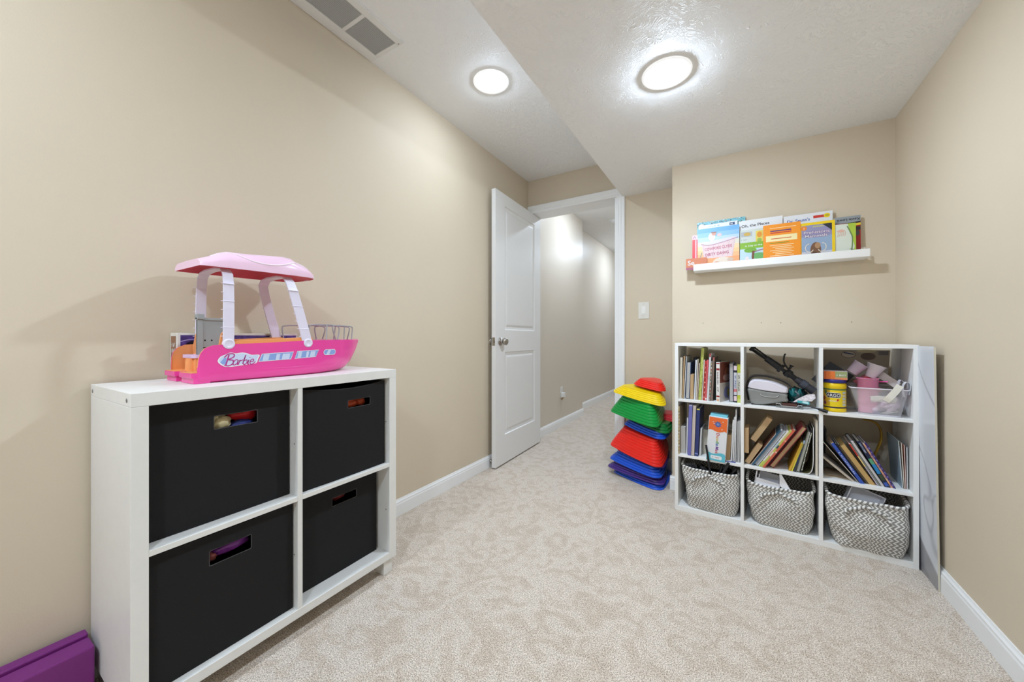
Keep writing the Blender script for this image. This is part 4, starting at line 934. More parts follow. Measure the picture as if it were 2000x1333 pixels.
sb.rect(.001,.081,.0,.0375,c((226,118,50),.45),F); sb.rect(.04,.081,.010,.0375,c((150,160,110),.45),F,.0003); sb.rect(.04,.081,.001,.010,c((224,140,96),.45),F,.0004); sb.scribble(7,.034,.0085,WPAPER,F,x=.044,y=.017,z=.0006); sb.rect(.0,.008,.0,.0375,c((206,96,40),.45),F,.0003)
o=sb.build('small_carton',world=SM@T(.645,.035,F2+.1495)@RZ(-3)); tag(o,'orange, green and white carton on top of the yellow jar','box')
# clear bin
cb=thing('clear_bin','clear plastic bin full of pink and white odds in the top right cube','storage bin',SM@T(0,0,F2))
BINP=mat('frosted_plastic',(240,238,242),.2,alpha=.36)
def binring(t,o_=0):
    x0=.773+(.735-.773)*t+o_; x1=.900+(.921-.900)*t-o_; y0=.032+(.010-.032)*t+o_; y1=.20+.025*t-o_
    return [(x_,y_) for x_,y_ in rrect((x1-x0)/2,(y1-y0)/2,.02,5,(x0+x1)/2,(y0+y1)/2)]
b=MB(); b.loft([[(x_,y_,z_) for x_,y_ in binring(t)] for t,z_ in ((.0,.0025),(.03,.001),(.1,.006),(.5,.06),(1,.118))][1:],BINP); b.poly(binring(.03),BINP,z=.002)
b.build('bin_body',cb)
b=MB(); b.tube([(x_,y_,.119) for x_,y_ in binring(1.02)],.0028,mat('bin_rim_clear',(238,232,238),.2,alpha=.8),n=8,closed=True); b.tube([(x_,y_,.003) for x_,y_ in binring(.05)],.0018,mat('bin_rim_clear',(238,232,238),.2),n=6,closed=True); b.build('rim',cb)
def cup(name,label,pos,rot,r0,r1,h,m,cat='cup'):
    b=MB(); b.lathe([(0,0),(r0*.98,0),(r0,.002),(r1,h-.003),(r1+.003,h-.002),(r1+.003,h),(r1-.001,h),(r0-.0015,.003),(0,.0025)],m,n=32)
    return tag(b.build(name,world=SM@T(*pos)@rot),label,cat)
PKC=mat('cup_pink',(244,150,184),.3,alpha=.92); 
cup('plastic_cup','tall translucent pink plastic cup standing in the clear bin',(.800,.075,F2+.006),RZ(0),.031,.037,.155,PKC)
cup('plastic_cup','coral pink plastic cup tipped behind the tall pink cup',(.835,.115,F2+.09),RY(-38),.024,.031,.085,mat('cup_coral',(238,130,140),.3,alpha=.95))
cup('paper_cup','white flared paper cup tilted on top of the heap in the clear bin',(.812,.10,F2+.162),RY(22),.018,.032,.062,mat('cup_white',(230,224,226),.4))
cup('clear_cup','small clear lilac cup lying at the top left of the heap in the clear bin',(.748,.09,F2+.180),RY(38),.021,.027,.055,mat('cup_clear',(226,206,222),.15,alpha=.6))
for nm,lab,pts,wd,m_ in (
  ('paper_strip','cream paper strip folded over the front of the clear bin',[(.890,.006,.140),(.876,.002,.115),(.856,-.001,.085),(.846,.004,.070)],.024,c((232,226,212),.6)),
  ('paper_strip','wide cream paper strip lying across the middle of the clear bin',[(.805,.040,.070),(.83,.036,.074),(.86,.036,.073),(.885,.04,.066)],.026,c((228,220,206),.6)),
  ('cardboard_strip','grey cardboard strip slanting behind the white cup',[(.835,.12,.190),(.865,.10,.160),(.898,.08,.132)],.030,c((196,184,178),.6)),
  ('felt_roll','white curled roll over the right edge of the clear bin',[(.906,.03,.090),(.902,.032,.130),(.910,.034,.152),(.922,.036,.148),(.924,.036,.125),(.920,.036,.100)],.028,c((226,226,230),.6)),
  ('felt_roll','inner grey-white curl beside the white curled roll',[(.893,.05,.100),(.892,.05,.140),(.899,.052,.160),(.909,.054,.150)],.030,c((206,206,212),.6))):
    Q=smooth_path(pts,5); b=MB(); rg=[]
    for i,q in enumerate(Q):
        a=Vector(Q[max(0,i-1)]); d_=Vector(Q[min(len(Q)-1,i+1)]); tt=(d_-a).normalized(); 
        if nm=='felt_roll': wv=Vector((0,1,0)); 
        else: wv=tt.cross(Vector((0,1,0))).normalized()
        nn=tt.cross(wv).normalized()*.0007; q=Vector(q)
        rg.append([tuple(q-wv*wd/2-nn),tuple(q+wv*wd/2-nn),tuple(q+wv*wd/2+nn),tuple(q-wv*wd/2+nn)])
    b.loft(rg,m_,cap0=True,cap1=True,smooth=False); tag(b.build(nm,world=SM@T(0,0,F2)),lab,'paper')
b=MB(); b.tube([(.80,.10,.140),(.866,.07,.148)],.0024,c((232,70,160),.35),n=8); tag(b.build('straw',world=SM@T(0,0,F2)),'short hot pink straw poking out of the clear bin','straw')
b=MB(); b.blob((.826,.11,.035),(.045,.06,.028),mat('gauze',(232,206,222),.7),amp=.3,seed=15); b.blob((.872,.09,.045),(.032,.05,.035),MATS['gauze'],amp=.3,seed=16); tag(b.build('gauze',world=SM@T(0,0,F2)),'crumpled pale pink gauze in the bottom of the clear bin','cloth')
for i,(p0,p1,q) in enumerate((((.785,.05,.014),(.835,.045,.010),(70,90,190)),((.84,.045,.010),(.882,.05,.026),(214,206,190)),((.85,.045,.008),(.893,.05,.022),(206,198,180)))):
    b=MB(); b.tube([p0,p1],.0018,c(q,.5),n=6); tag(b.build('craft_stick',world=SM@T(0,0,F2)),('blue craft stick on the floor of the clear bin','upper pale craft stick on the floor of the clear bin','lower pale craft stick on the floor of the clear bin')[i],'stick')
# cut cardboard sheet with round holes and the dark folder behind
b=MB(); m_=c((176,164,146),.7); dk_=c((120,106,96),.8)
b.prism([(.655,.70),(.655,.905),(.905,.905),(.892,.72)],0,.003,m_,Matrix(((1,0,0,0),(0,0,-1,.246),(0,1,0,0),(0,0,0,1))))
F=Matrix(((1,0,0,0),(0,0,-1,.2427),(0,1,0,0),(0,0,0,1)))
for cx_,cz_,q in ((.757,.882,(206,196,176)),(.828,.874,(112,96,86))): b.ell(cx_,cz_,.027,.018,dk_,F,.0001); b.ell(cx_,cz_,.0245,.0155,c(q,.7),F,.0003)
b.poly([(.738,.888),(.778,.880),(.778,.885),(.74,.894)],c((50,64,110),.5),F,.0005); b.ell(.822,.899,.036,.008,c((214,202,160),.6),F,.0006); b.rect(.865,.898,.882,.900,c((130,128,126),.6),F,.0003)
tag(b.build('cardboard_sheet',world=SM),'beige cardboard sheet with round cut-outs at the back of the top right cube','cardboard')
b=MB(); b.box(0,.11,0,.004,0,.12,c((50,50,54),.5)); b.build; tag(b.build('clipboard',world=SM@T(.642,.165,F2+.145)@RX(-14)@RY(38)@T(-.02,0,-.03)),'dark clipboard leaning behind the carton in the top right cube','clipboard')

# ---- woven baskets
def basket(label,x0,x1,dep0,z0,zf,zb,bulge=.012,seed=0,skewl=.018,lean=0):
    """x0..x1 along the shelf, front at dep0; zf / zb = rim height front / back"""
    o=thing('woven_basket',label,'basket',SM,group='grey and white chevron baskets')
    xc=(x0+x1)/2; hw=(x1-x0)/2; yd=.245; rings=[]; N=16; rnd=random.Random(seed)
    def plan(t):     # t 0 bottom .. 1 rim
        sx=hw*(.86+.14*min(1,t*1.8)); bul=bulge*math.sin(PI*min(1,t*1.05)); r_=.035
        P=rrect(sx,yd/2-.004,r_,6)
        # denser sampling of straight edges
        Q=[]
        for i in range(len(P)):
            a=P[i]; d_=P[(i+1)%len(P)]; l=math.hypot(d_[0]-a[0],d_[1]-a[1]); k=max(1,int(l/.018))
            for j in range(k): Q.append((a[0]+(d_[0]-a[0])*j/k,a[1]+(d_[1]-a[1])*j/k))
        return Q,bul
    Q0,_=plan(1); n=len(Q0)
    for i in range(N+1):
        t=i/N; sx=.84+.16*min(1,(t*2.2)**.6 if t>0 else 0); sx=sx*(1-.02*t); bul=bulge*math.sin(PI*min(1,t*1.02))
        ring=[]
        for x_,y_ in Q0:
            fr=max(0,-y_/(yd/2)); k=1-(x_/hw)**2
            yy=y_*(.93+.07*min(1,t*3))-bul*fr*max(0,k) + (1-t)*0; zz=z0+(zf-z0)*t*(fr)+(zb-z0)*t*(1-fr)
            zz-=.006*t*fr*max(0,k)
            wob=.0085*noise.noise(Vector((x_*22+seed,y_*14,t*4.5)))
            ring.append((xc+x_*sx+skewl*(1-t)*(.5 if x_<0 else .05)+wob,dep0+yd/2+yy+wob*1.3+lean*(1-t)*0,zz))
        rings.append(ring)
    b=MB(); b.loft(rings,CHEV,uv=True); cc=(xc,dep0+yd/2)
    inner=[[(cc[0]+(p[0]-cc[0])*.975,cc[1]+(p[1]-cc[1])*.97,p[2]) for p in r_] for r_ in rings]
    b.loft([r_[::-1] for r_ in inner],CHEV,uv=True)
    b.add(rings[0],[tuple(range(len(rings[0])-1,-1,-1))],CHEV); b.add([(p[0],p[1],p[2]+.004) for p in inner[0]],[tuple(range(len(inner[0])))],CHEV)
    body=b.build('basket_body',o)
    b=MB(); b.tube([((p[0]+q[0])/2,(p[1]+q[1])/2,p[2]) for p,q in zip(rings[-1],inner[-1])],.0066,BRAID,n=10,closed=True,uv=True); b.build('rim',body)
    # handle loop lying against the front
    def fp(x_,t):
        r_=rings[int(t*N)]; best=min(r_,key=lambda p:(abs(p[0]-x_)+(10 if p[1]>dep0+.06 else 0))); return (x_,best[1]-.007,best[2])
    xa,xb_=xc-hw*.5,xc+hw*.52; pts=[fp(xa,.76),fp(xa+.008,.85),fp(xa+.045,.93),fp(xc,.94),fp(xb_-.05,.90),fp(xb_-.01,.83),fp(xb_,.74)]
    b=MB(); b.tube(smooth_path(pts,5),.0062,BRAID,n=8,uv=True); b.tube([fp(xa,.76),fp(xa,.70)],[.008,.003],BRAID,n=8,uv=True); b.build('handle',body)
    return o
basket('woven chevron basket in the bottom left cube, full of black sticks',.026,.310,.004,.0275,.246,.262,bulge=.020,seed=1,skewl=.05)
basket('woven chevron basket in the bottom middle cube, holding white angled brackets',.334,.612,.004,.0275,.226,.262,bulge=.016,seed=4,skewl=.035)
basket('woven chevron basket in the bottom right cube, bulging over the front edge',.645,.922,-.014,.0275,.247,.268,bulge=.020,seed=9,skewl=.035)
# black sticks in basket 1
rnd=random.Random(3)
BLK2=mat('black_tube',(30,30,35),.3)
SG='black plastic tubes in the left basket'
tubes=[((.180,.020,.20),(.1620,-.036,.395),.0052,'long thin black rod standing tallest in the left basket'),
 ((.215,.040,.20),(.262,-.014,.314),.0075,'thick black tube leaning right against the shelf edge from the left basket'),
 ((.205,.040,.20),(.234,.010,.292),.0062,'black tube next to the tallest rod leaning right in the left basket'),
 ((.245,.040,.20),(.294,.012,.286),.0062,'black tube leaning far right in the left basket'),
 ((.14,.06,.20),(.115,.03,.298),.0040,'thin black rod leaning left in the left basket')]
for a,e_,r_,lab in tubes:
    b=MB(); b.tube([a,e_],r_,BLK2,n=12); tag(b.build('black_rod',world=SM),lab,'rod')
b=MB(); b.box(.045,.285,.03,.225,.10,.196,DARK); 
for i in range(60):
    x_=rnd.uniform(.05,.28); y_=rnd.uniform(.03,.2); b.tube([(x_,y_,.19),(x_+rnd.uniform(-.03,.03),y_+rnd.uniform(-.03,.03),.19+rnd.uniform(.01,.035))],.005,BLK2,n=6)
o=b.build('black_tube_pile',world=SM); tag(o,'tangle of short black plastic tubes filling the left basket','tubes'); o['kind']='stuff'
RNG=mat('tube_end_grey',(110,112,118),.3)
for i,(x_,z_) in enumerate([(.052,.250),(.066,.252),(.080,.254),(.094,.255),(.058,.240),(.073,.242),(.088,.243),(.103,.243),(.131,.246),(.143,.243),(.136,.234),(.151,.236)]):
    b=MB(); M=T(x_,.028+.001*i,z_+.006)@RX(52)
    b.lathe([(.0058,-.03),(.0058,.004),(.0036,.004),(.0032,-.02)],BLK2,M,n=14); b.lathe([(.0059,.0041),(.0042,.0042)],RNG,M,n=14)
    o=b.build('connector_tube',world=SM); tag(o,'short black connector tube with an open grey-edged end, bunched in the left basket','tube',SG)
# white brackets in basket 2, white tray in basket 3
WP=mat('white_bracket',(240,240,246),.35)
b=MB(); M=SM@T(.372,.022,.228)@RY(9)@RX(-12)
b.box(0,.105,0,.004,0,.030,WP); b.box(0,.006,0,.0035,0,.062,WP); b.box(.018,.105,.085,.089,-.02,.062,WP); b.box(.101,.105,.004,.085,-.02,.052,WP); b.box(.014,.018,.004,.085,-.02,.05,WP); b.box(.0,.105,.0,.088,-.022,-.018,WP)
tag(b.build('shelf_bracket',world=M,bevel=.0012),'open white plastic tray tilted in the middle basket','tray')
b=MB(); b.prism([(0,0),(.052,-.052),(.060,-.05),(.060,-.046),(.004,.062),(-.002,.060)],0,.005,WP)
tag(b.build('white_wedge',world=SM@T(.478,.020,.232)@RX(90)@T(0,.004,-.004),bevel=.001),'white triangular end piece right of the white tray in the middle basket','bracket')
b=MB(); x1_,z1_,dp_=.118,.075,.05
b.box(0,x1_,dp_-.003,dp_,0,z1_,WP); b.box(0,.004,0,dp_,0,z1_,WP); b.box(x1_-.004,x1_,0,dp_,0,z1_,WP); b.box(0,x1_,0,dp_,z1_-.004,z1_,WP); b.box(0,x1_,0,dp_,0,.004,WP)
tag(b.build('white_box',world=SM@T(.722,.045,.226)@RY(20)@RX(-10),bevel=.001),'open white box tilted in the right basket','box')

# ---- marble board between shelf and wall
b=MB(); b.box(0,.0055,0,.44,0,.930,MARBLE); b.box(-.0001,.0056,-.001,0,0,.930,mat('board_edge',(214,208,190),.6))
tag(b.build('marble_board',world=T(.6700,2.030,.001)@RY(-.75)),'tall white marble-look board standing between the cube shelf and the right wall','board')

# ---- picture ledge
lg=thing('picture_ledge','white picture ledge with a row of picture books on the alcove wall','shelf',T(0,0,0))
lx0,lx1,ly=-.201,.577,YP-.092
b=MB(); b.box(lx0,lx1,ly+.0095,YP,1.3625,1.3745,WHITE2); b.build('ledge_base',lg,bevel=.001)
b=MB(); b.box(lx0,lx1,ly,ly+.010,1.3625,1.4025,WHITE2); b.build('front_lip',lg,bevel=.004,seg=3)
b=MB(); b.box(lx0,lx1,YP-.010,YP,1.3745,1.425,WHITE2); b.build('back_panel',lg,bevel=.001)
ZL=1.3748
def pbook(label,xa,xb_,ztop,y,paint,t=.006,tilt=3.5,rot=0,zb_=None,base=(230,228,224),name='picture_book'):
    zb_=ZL if zb_ is None else zb_
    w_=xb_-xa; h=ztop-zb_; M=T(xa,y,zb_)@RX(-tilt)@RY(rot)
    o=thing(name,label,'book',M,group=None); b=MB(); b.box(0,w_,0,t,0,h,c(base,.4)); 
    F=Matrix(((1,0,0,0),(0,0,-1,-.0004),(0,1,0,0),(0,0,0,1))); paint(b,F,w_,h); b.build('cover',o)
    b=MB(); b.box(.002,w_-.0008,.0008,t-.0008,.001,h+.0002,WPAPER); b.build('page_block',o)
    return o
def speck(b,F,x0,x1,y0,y1,n,cols,seed,r0=.002,r1=.005,z=.0004):
    rn=random.Random(seed)
    for i in range(n): b.ell(rn.uniform(x0,x1),rn.uniform(y0,y1),rn.uniform(r0,r1),rn.uniform(r0,r1)*.8,c(rn.choice(cols),.4),F,z+.00002*i,n=6)
def pA(b,F,w,h):
    b.rect(0,w,0,h,c((120,190,204),.4),F); speck(b,F,.004,w-.004,h-.060,h-.003,380,[(60,90,100),(226,232,230),(40,70,90),(150,200,160),(220,150,150),(90,170,190)],5,.0012,.0036); b.ell(.024,h-.026,.0125,.0125,c((232,232,232),.4),F,.009)
    b.text('1',.011,c((60,60,70),.4),F,x=.024,y=h-.030,z=.0093,align='c')
pbook('teal picture book with a busy speckled cover at the back left of the ledge',-.186,.063,1.667,YP-.026,pA,tilt=2.2)
def pB(b,F,w,h):
    b.rect(0,w,0,h,c((226,228,230),.4),F); b.scribble(12,.06,.007,c((120,170,190),.4),F,x=.05,y=h-.016,z=.0003); b.rect(w-.040,w-.014,h-.022,h-.006,c((34,62,110),.4),F,.0003); b.scribble(3,.018,.009,WPAPER,F,x=w-.036,y=h-.018,z=.0006)
pbook('white picture book with a dark blue badge just behind the cowboy tub book',-.172,.030,1.643,YP-.040,pB,tilt=2.4,rot=-1.2)
def pC(b,F,w,h): b.rect(0,w,0,h,c((222,70,76),.4),F); b.rect(0,w,h-.028,h,c((228,190,200),.4),F,.0003); b.stroke([(.006,h-.022),(.012,h-.008),(.018,h-.02)],.002,c((40,30,40),.4),F,.0005); b.rect(.016,.022,.0,h-.03,c((236,200,206),.4),F,.0004)
pbook('red and pink book peeping out at the left end of the ledge',-.210,-.03,1.588,YP-.050,pC,t=.008,tilt=2.6)
SUN=(238,196,150)
def pE(b,F,w,h):
    sky=[(104,168,224),(138,186,226),(180,206,226),(220,214,196),(240,206,160),(240,196,140)]
    for i,q in enumerate(sky): b.rect(0,w,h*(1-(i+1)*.11),h*(1-i*.11),c(q,.4),F,.00002*i)
    b.rect(0,w,0,h*.36,c((240,180,128),.4),F,.0002); b.rect(0,w,0,h*.26,c((236,162,108),.4),F,.0003)
    # a big wooden tub with two washers above it
    tub=smooth_path([(.020,.150),(.05,.139),(.11,.150),(.17,.163),(.205,.166)],4)
    b.poly([(.022,.148),(.034,.062),(.18,.062),(.196,.166),(.16,.156),(.10,.142),(.06,.138)],c((222,196,196),.4),F,.0005)
    for k in range(7): b.stroke([(.035+k*.024,.066),(.032+k*.0265,.140+k*.003)],.0012,c((196,160,176),.4),F,.0007)
    b.poly([(.022,.150),(.05,.162),(.12,.170),(.18,.178),(.208,.170),(.16,.158),(.08,.142)],c((214,206,214),.4),F,.0008); b.stroke([(.020,.150),(.06,.139),(.13,.150),(.208,.170)],.0035,c((176,120,140),.4),F,.001)
    b.text('COWPOKE CLYDE',.023,c((186,84,110),.4),F@RZ(4),x=.046,y=.104,z=.0012,width=.140); b.text('DIRTY DAWG',.024,c((176,74,100),.4),F@RZ(3),x=.046,y=.072,z=.0012,width=.120)
    b.ell(.075,.188,.018,.024,c((226,224,226),.4),F,.0011); b.ell(.086,.205,.012,.010,c((206,150,130),.4),F,.0013); b.ell(.086,.214,.017,.0035,c((150,100,80),.4),F,.0015); b.ell(.115,.196,.012,.010,c((216,190,190),.4),F,.0012)
    b.ell(.130,.036,.048,.026,c((222,206,188),.4),F,.0014); b.ell(.170,.044,.016,.012,c((206,180,160),.4),F,.0016); b.ell(.10,.024,.022,.014,c((200,140,100),.4),F,.0017); b.ell(.165,.014,.05,.008,c((190,170,170),.4),F,.0016)
    b.stroke([(.024,.1),(.014,.06),(.02,.04)],.004,c((120,130,130),.4),F,.0011)
pbook('picture book with a big washtub under a blue sky, leftmost front book',-.181,.033,1.618,YP-.060,pE,tilt=3)
def pD(b,F,w,h): b.rect(0,w,0,h,c((206,126,90),.45),F); b.rect(0,w,0,.014,c((170,96,120),.45),F,.0002); b.text('Se',.040,WPAPER,F,x=.010,y=.028,z=.0004)
pbook('low orange booklet with white lettering sticking out past the left end of the ledge',-.243,-.130,1.4425,YP-.071,pD,t=.003,tilt=1,zb_=ZL,name='booklet')
def pF(b,F,w,h):
    b.rect(0,w,0,h,c((230,230,230),.4),F); K=c((34,34,44),.4)
    b.text('Oh, the Places',.022,K,F@RZ(2),x=.022,y=h-.042,z=.0004,width=.132); b.text("You'll Go!",.019,K,F,x=.125,y=h-.066,z=.0004,width=.075)
    b.ell(.115,h-.062,.016,.006,c((226,190,90),.4),F,.0004); b.ell(.02,h-.1,.02,.02,c((230,220,150),.4),F,.0003); b.ell(.16,.10,.03,.05,c((206,190,90),.4),F,.0003)
pbook('tall white picture book with black hand lettering on the ledge',.030,.236,1.640,YP-.034,pF,tilt=2.4)
def pG2(b,F,w,h):
    b.rect(0,w,0,h,c((206,212,204),.4),F); b.rect(.004,.058,h-.04,h-.012,c((176,180,184),.4),F,.0002); b.ell(.034,h-.026,.017,.010,c((206,170,80),.4),F,.0004)
    b.rect(.075,.108,h-.086,h-.012,c((226,206,90),.4),F,.0003); b.ell(.092,h-.034,.012,.016,c((226,150,50),.4),F,.0005); b.ell(.092,h-.066,.011,.011,c((150,180,80),.4),F,.0005)
    b.scribble(6,.03,.006,c((130,140,150),.4),F,x=.006,y=h-.060,z=.0004); b.text("GRANDMA'S",.014,c((90,100,110),.4),F,x=.006,y=h-.090,z=.0004,width=.10)
pbook('grey-green book with a yellow panel, behind the small green picnic book',.037,.150,1.581,YP-.050,pG2,tilt=2.6)
def pG(b,F,w,h):
    b.rect(0,w,0,h,c((190,214,226),.4),F); b.rect(0,w,h-.036,h,c((134,180,50),.4),F,.0002); b.text('A Day at the',.013,WPAPER,F@RZ(1.5),x=.026,y=h-.025,z=.0004,width=.082)
    b.rect(0,w,0,.028,c((120,176,120),.4),F,.0002); b.ell(.09,.05,.035,.018,c((110,170,100),.4),F,.0003); b.ell(.05,.085,.03,.014,c((120,170,60),.4),F,.0005)
    b.poly([(.062,.0),(.076,.0),(.066,.04),(.070,.08),(.058,.08),(.056,.04)],c((120,76,50),.4),F,.0007); b.stroke([(.066,.072),(.09,.080),(.12,.086)],.006,c((150,110,120),.4),F,.0006)
    b.ell(.034,.040,.010,.010,c((230,220,220),.4),F,.0008); b.ell(.036,.020,.014,.014,c((206,50,54),.4),F,.0009)
pbook('small picture book with a green title band and a tree',.036,.165,1.505,YP-.0605,pG,tilt=2.8)
def pI(b,F,w,h):
    b.rect(0,w,0,h,c((228,228,230),.4),F); b.text("Dr. Seuss's",.022,c((60,96,170),.4),F@RZ(1),x=.020,y=h-.040,z=.0004,width=.098)
    b.rect(.128,.176,h-.030,h-.016,c((206,60,50),.4),F,.0003); b.ell(.184,h-.022,.013,.012,c((240,206,30),.4),F,.0005); b.stroke([(.177,h-.022),(.191,h-.022)],.004,c((90,130,60),.4),F,.0007)
pbook('tall white picture book with blue lettering and a red and yellow badge',.240,.447,1.631,YP-.034,pI,tilt=2.4)
def pH(b,F,w,h):
    b.rect(0,w,0,h,c((244,150,40),.4),F); W=c((250,220,170),.4)
    b.rect(.03,.145,h-.022,h-.019,W,F,.0003); b.rect(.032,.125,h-.040,h-.034,c((90,60,120),.4),F,.0003); b.rect(.032,.125,h-.050,h-.045,c((196,50,60),.4),F,.0003)
    b.rect(.012,.150,h-.095,h-.062,c((246,228,170),.4),F,.0003); b.rect(.035,.125,h-.082,h-.078,c((206,90,50),.4),F,.0005); b.rect(.03,.115,h-.106,h-.102,c((130,150,50),.4),F,.0005)
    for i in range(8): b.rect(.03+.012*(i%3),.135-.01*(i%2),h-.119-i*.0095,h-.1155-i*.0095,W,F,.0004)
pbook('plain orange book with small print, in front in the middle of the ledge',.146,.311,1.588,YP-.0665,pH,tilt=3.2,base=(244,150,40))
def pN(b,F,w,h):
    b.rect(0,w,0,h,c((242,206,30),.4),F); b.rect(.004,w-.012,.0,h-.014,c((150,146,180),.4),F,.0002); b.rect(.004,w-.012,.0,h*.62,c((150,170,196),.4),F,.00025); b.rect(.004,w-.012,.0,h*.22,c((206,206,214),.4),F,.0003)
    b.poly([(w-.05,h-.014),(w-.012,h-.014),(w-.012,h-.052)],c((50,54,60),.4),F,.0004); b.ell(.014,h-.028,.013,.012,c((236,140,50),.4),F,.0005); b.text('2',.012,WPAPER,F,x=.014,y=h-.032,z=.0007,align='c'); b.rect(.05,.095,h-.027,h-.021,c((190,190,130),.4),F,.0004)
    for dx in (-.0012,.0012):
        for dy in (-.0012,.0012):
            b.text('Prehistoric',.021,c((130,56,150),.4),F,x=.013+dx,y=h-.060+dy,z=.0006,width=.108); b.text('Mammals',.021,c((130,56,150),.4),F,x=.018+dx,y=h-.080+dy,z=.0006,width=.092)
    b.text('Prehistoric',.021,WPAPER,F,x=.013,y=h-.060,z=.0009,width=.108); b.text('Mammals',.021,WPAPER,F,x=.018,y=h-.080,z=.0009,width=.092)
    BR=c((120,84,62),.4); b.ell(.062,.052,.022,.040,BR,F,.0008); b.ell(.070,.074,.012,.016,c((176,136,100),.4),F,.001); b.ell(.058,.022,.014,.02,c((90,66,54),.4),F,.0011)
    for sx in (-1,1): b.stroke([(.062+sx*.010,.052),(.062+sx*.022,.040),(.062+sx*.040,.052),(.062+sx*.040,.076),(.062+sx*.026,.086)],.0035,c((226,216,196),.4),F,.0012)
    speck(b,F,.01,w-.016,.002,.026,46,[(176,80,50),(120,50,40),(206,140,60),(90,50,46)],9,.003,.006,.0013)
pbook('yellow-bordered book with a tusked mammoth on its cover, right of the orange book',.311,.451,1.574,YP-.061,pN,tilt=3)
def pJ(b,F,w,h):
    b.rect(0,w,0,h,c((176,42,46),.4),F); b.rect(0,w,h-.034,h,c((150,156,160),.4),F,.0002); b.text('Kevin Lewis',.018,c((36,36,44),.4),F@T(w-.004,h-.012,0)@RZ(180),x=.0,y=.0,z=.0005,width=.088)
    b.poly([(0,h-.060),(w,h-.036),(w,h-.030),(0,h-.040)],c((46,44,50),.4),F,.0004); b.poly([(.0,h-.062),(w,h-.050),(w,h-.038),(.0,h-.050)],c((230,206,50),.4),F,.0005); b.rect(0,w,h-.075,h-.058,c((60,60,66),.4),F,.0003)
    b.rect(w-.022,w,0,.04,c((110,66,54),.4),F,.0004); b.ell(w-.012,h-.09,.008,.014,c((90,90,96),.4),F,.0006)
pbook('grey, yellow and dark red book upside down at the ledge right end',.447,.555,1.588,YP-.030,pJ,tilt=1.8)
def pK(b,F,w,h):
    b.rect(0,w,0,h,c((220,224,210),.4),F); b.poly([(.052,h),(w,h),(w,0),(.066,0),(.078,.05),(.070,.09)],c((176,200,70),.4),F,.0003); b.stroke([(.050,h-.012),(.062,h-.045),(.070,h-.08),(.064,.02),(.050,.004)],.005,c((110,140,80),.4),F,.0005)
    for i in range(5): b.stroke([(.010+i*.007,h-.03-.004*(i%2)),(.016+i*.007,h-.045),(.012+i*.007,h-.062)],.0016,c((226,160,140),.4),F,.0006)
    b.ell(.026,h-.034,.012,.008,c((230,190,170),.4),F,.0005); b.stroke([(.060,.040),(.074,.036)],.003,c((80,90,80),.4),F,.0007); b.stroke([(.058,.030),(.072,.032)],.003,c((80,90,80),.4),F,.0007)
pbook('lime and white book with a faint red sketch on the ledge',.449,.532,1.546,YP-.055,pK,tilt=2.6)
b=MB(); b.box(-.004,.004,0,.004,0,.036,c((206,190,120),.6)); tag(b.build('wooden_peg',world=T(.561,YP-.05,ZL)),'small pale peg standing at the right end of the ledge','peg')

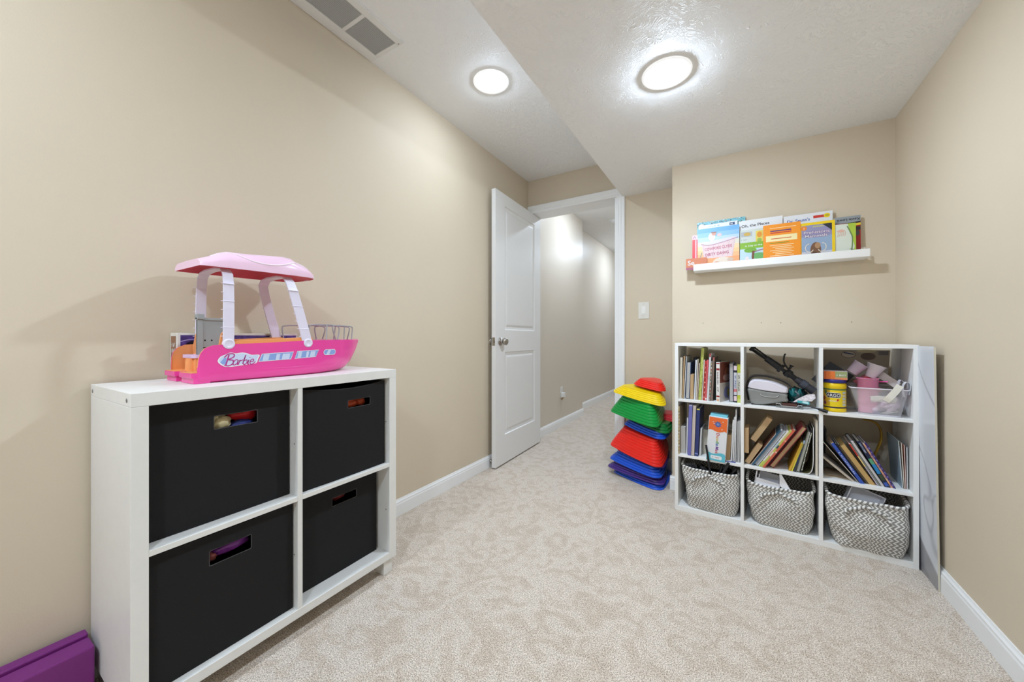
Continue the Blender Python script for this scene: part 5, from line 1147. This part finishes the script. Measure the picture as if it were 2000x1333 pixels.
# ---- stepping stones
def rpoly(n,Rr,rc,seg=10,rot=0):
    P=[]; cr=Rr-rc/math.cos(PI/n)*1.0
    for k in range(n):
        a=rot+2*PI*k/n; cx_,cy_=(Rr-rc*2)*math.cos(a),(Rr-rc*2)*math.sin(a)
        for i in range(seg+1):
            t=a-PI/n+2*PI/n*i/seg; P.append((cx_+rc*2*math.cos(t),cy_+rc*2*math.sin(t)))
    Q=[]        # resample the straight sides so the shape stays even
    for i in range(len(P)):
        a=P[i]; d_=P[(i+1)%len(P)]; l=math.hypot(d_[0]-a[0],d_[1]-a[1]); k=max(1,int(l/.03))
        for j in range(k): 
            f=j/k; x_=a[0]+(d_[0]-a[0])*f; y_=a[1]+(d_[1]-a[1])*f; bow=1+.05*4*f*(1-f)*(l/Rr if k>1 else 0); Q.append((x_*bow,y_*bow))
    return Q
def stone(label,x_,y_,z_,Rr,h,n,rot,tx,ty,rgb,inset=.45,sides=3,rc=.024):
    """hollow ribbed stepping stone, wide rim at the bottom"""
    m_=mat('stone_%d_%d_%d'%rgb,rgb,.35,coat=.15); P=rpoly(sides,Rr,rc,rot=R(rot)); b=MB(); rings=[]
    for i in range(n):
        k0=1-inset*(i/n)**1.15; z0=h*i/n; z1=h*(i+1)/n; st=h/n
        k1=1-inset*((i+.55)/n)**1.15; k2=1-inset*((i+.8)/n)**1.15
        kn=1-inset*((i+1)/n)**1.15; km=k0+(kn-k0)*.22
        kc=km-.010; kg=min(kc,kn)-.014; rings+=[[(p[0]*k0,p[1]*k0,z0+st*.0) for p in P],[(p[0]*km,p[1]*km,z0+st*.62) for p in P],[(p[0]*kc,p[1]*kc,z0+st*.80) for p in P],[(p[0]*kg,p[1]*kg,z0+st*.92) for p in P]]
    kt=1-inset
    b.loft(rings,m_); top=[(p[0]*(kt+.02),p[1]*(kt+.02),h) for p in P]; b.loft([rings[-1],top,[(p[0]*.3*kt,p[1]*.3*kt,h+.003) for p in P]],m_,cap1=True)
    ins=[(p[0]*.965,p[1]*.965,h*.02) for p in P]; b.loft([rings[0],ins,[(p[0]*(kt-.05),p[1]*(kt-.05),h*.93) for p in P]],m_,cap1=True,smooth=False)
    return tag(b.build('stepping_stone',world=T(x_,y_,z_)@RX(tx)@RY(ty)@RZ(0),sharp=22),label,'stepping stone','stepping stones stacked in the corner')
BLU=(24,84,206); PRP=(70,44,128); RED=(244,42,30); GRE=(10,154,64); YLW=(250,216,16)
sx_,sy_=-.525,2.655
stone('blue stepping stone at the very bottom of the stack',sx_+.015,sy_,.002,.225,.035,3,-60,0,0,BLU,.25)
stone('purple stepping stone second from the bottom of the stack',sx_-.01,sy_+.005,.040,.238,.045,4,-52,1.5,1,PRP,.30)
stone('blue ribbed stepping stone between the two purple ones near the bottom',sx_-.005,sy_,.090,.230,.070,5,-58,3,2,BLU,.32)
stone('purple stepping stone squeezed under the big red one',sx_+.02,sy_+.01,.150,.205,.03,2,-58,4,4,PRP,.2)
stone('big red ribbed stepping stone low in the stack',sx_,sy_,.178,.232,.150,9,-58,6,5,RED,.38)
stone('blue stepping stone tilted on the big red one',sx_+.045,sy_+.01,.335,.185,.04,3,-62,5,5,BLU,.2)
stone('dark green stepping stone under the big green one at the right',sx_+.075,sy_+.01,.368,.165,.05,3,-62,4,6,(10,120,54),.25)
stone('red stepping stone at the back right under the big green one',sx_+.135,sy_+.07,.408,.11,.042,3,-40,0,3,(206,40,50),.25)
stone('big green ribbed stepping stone in the upper half of the stack',sx_-.01,sy_-.015,.428,.215,.135,8,-58,7,4,GRE,.42)
stone('yellow stepping stone below the small red top one',sx_+.0,sy_-.01,.568,.205,.052,5,-45,8,8,YLW,.32)
stone('small red stepping stone on top of the stack',sx_+.05,sy_-.0,.632,.118,.045,4,-45,6,8,RED,.35)
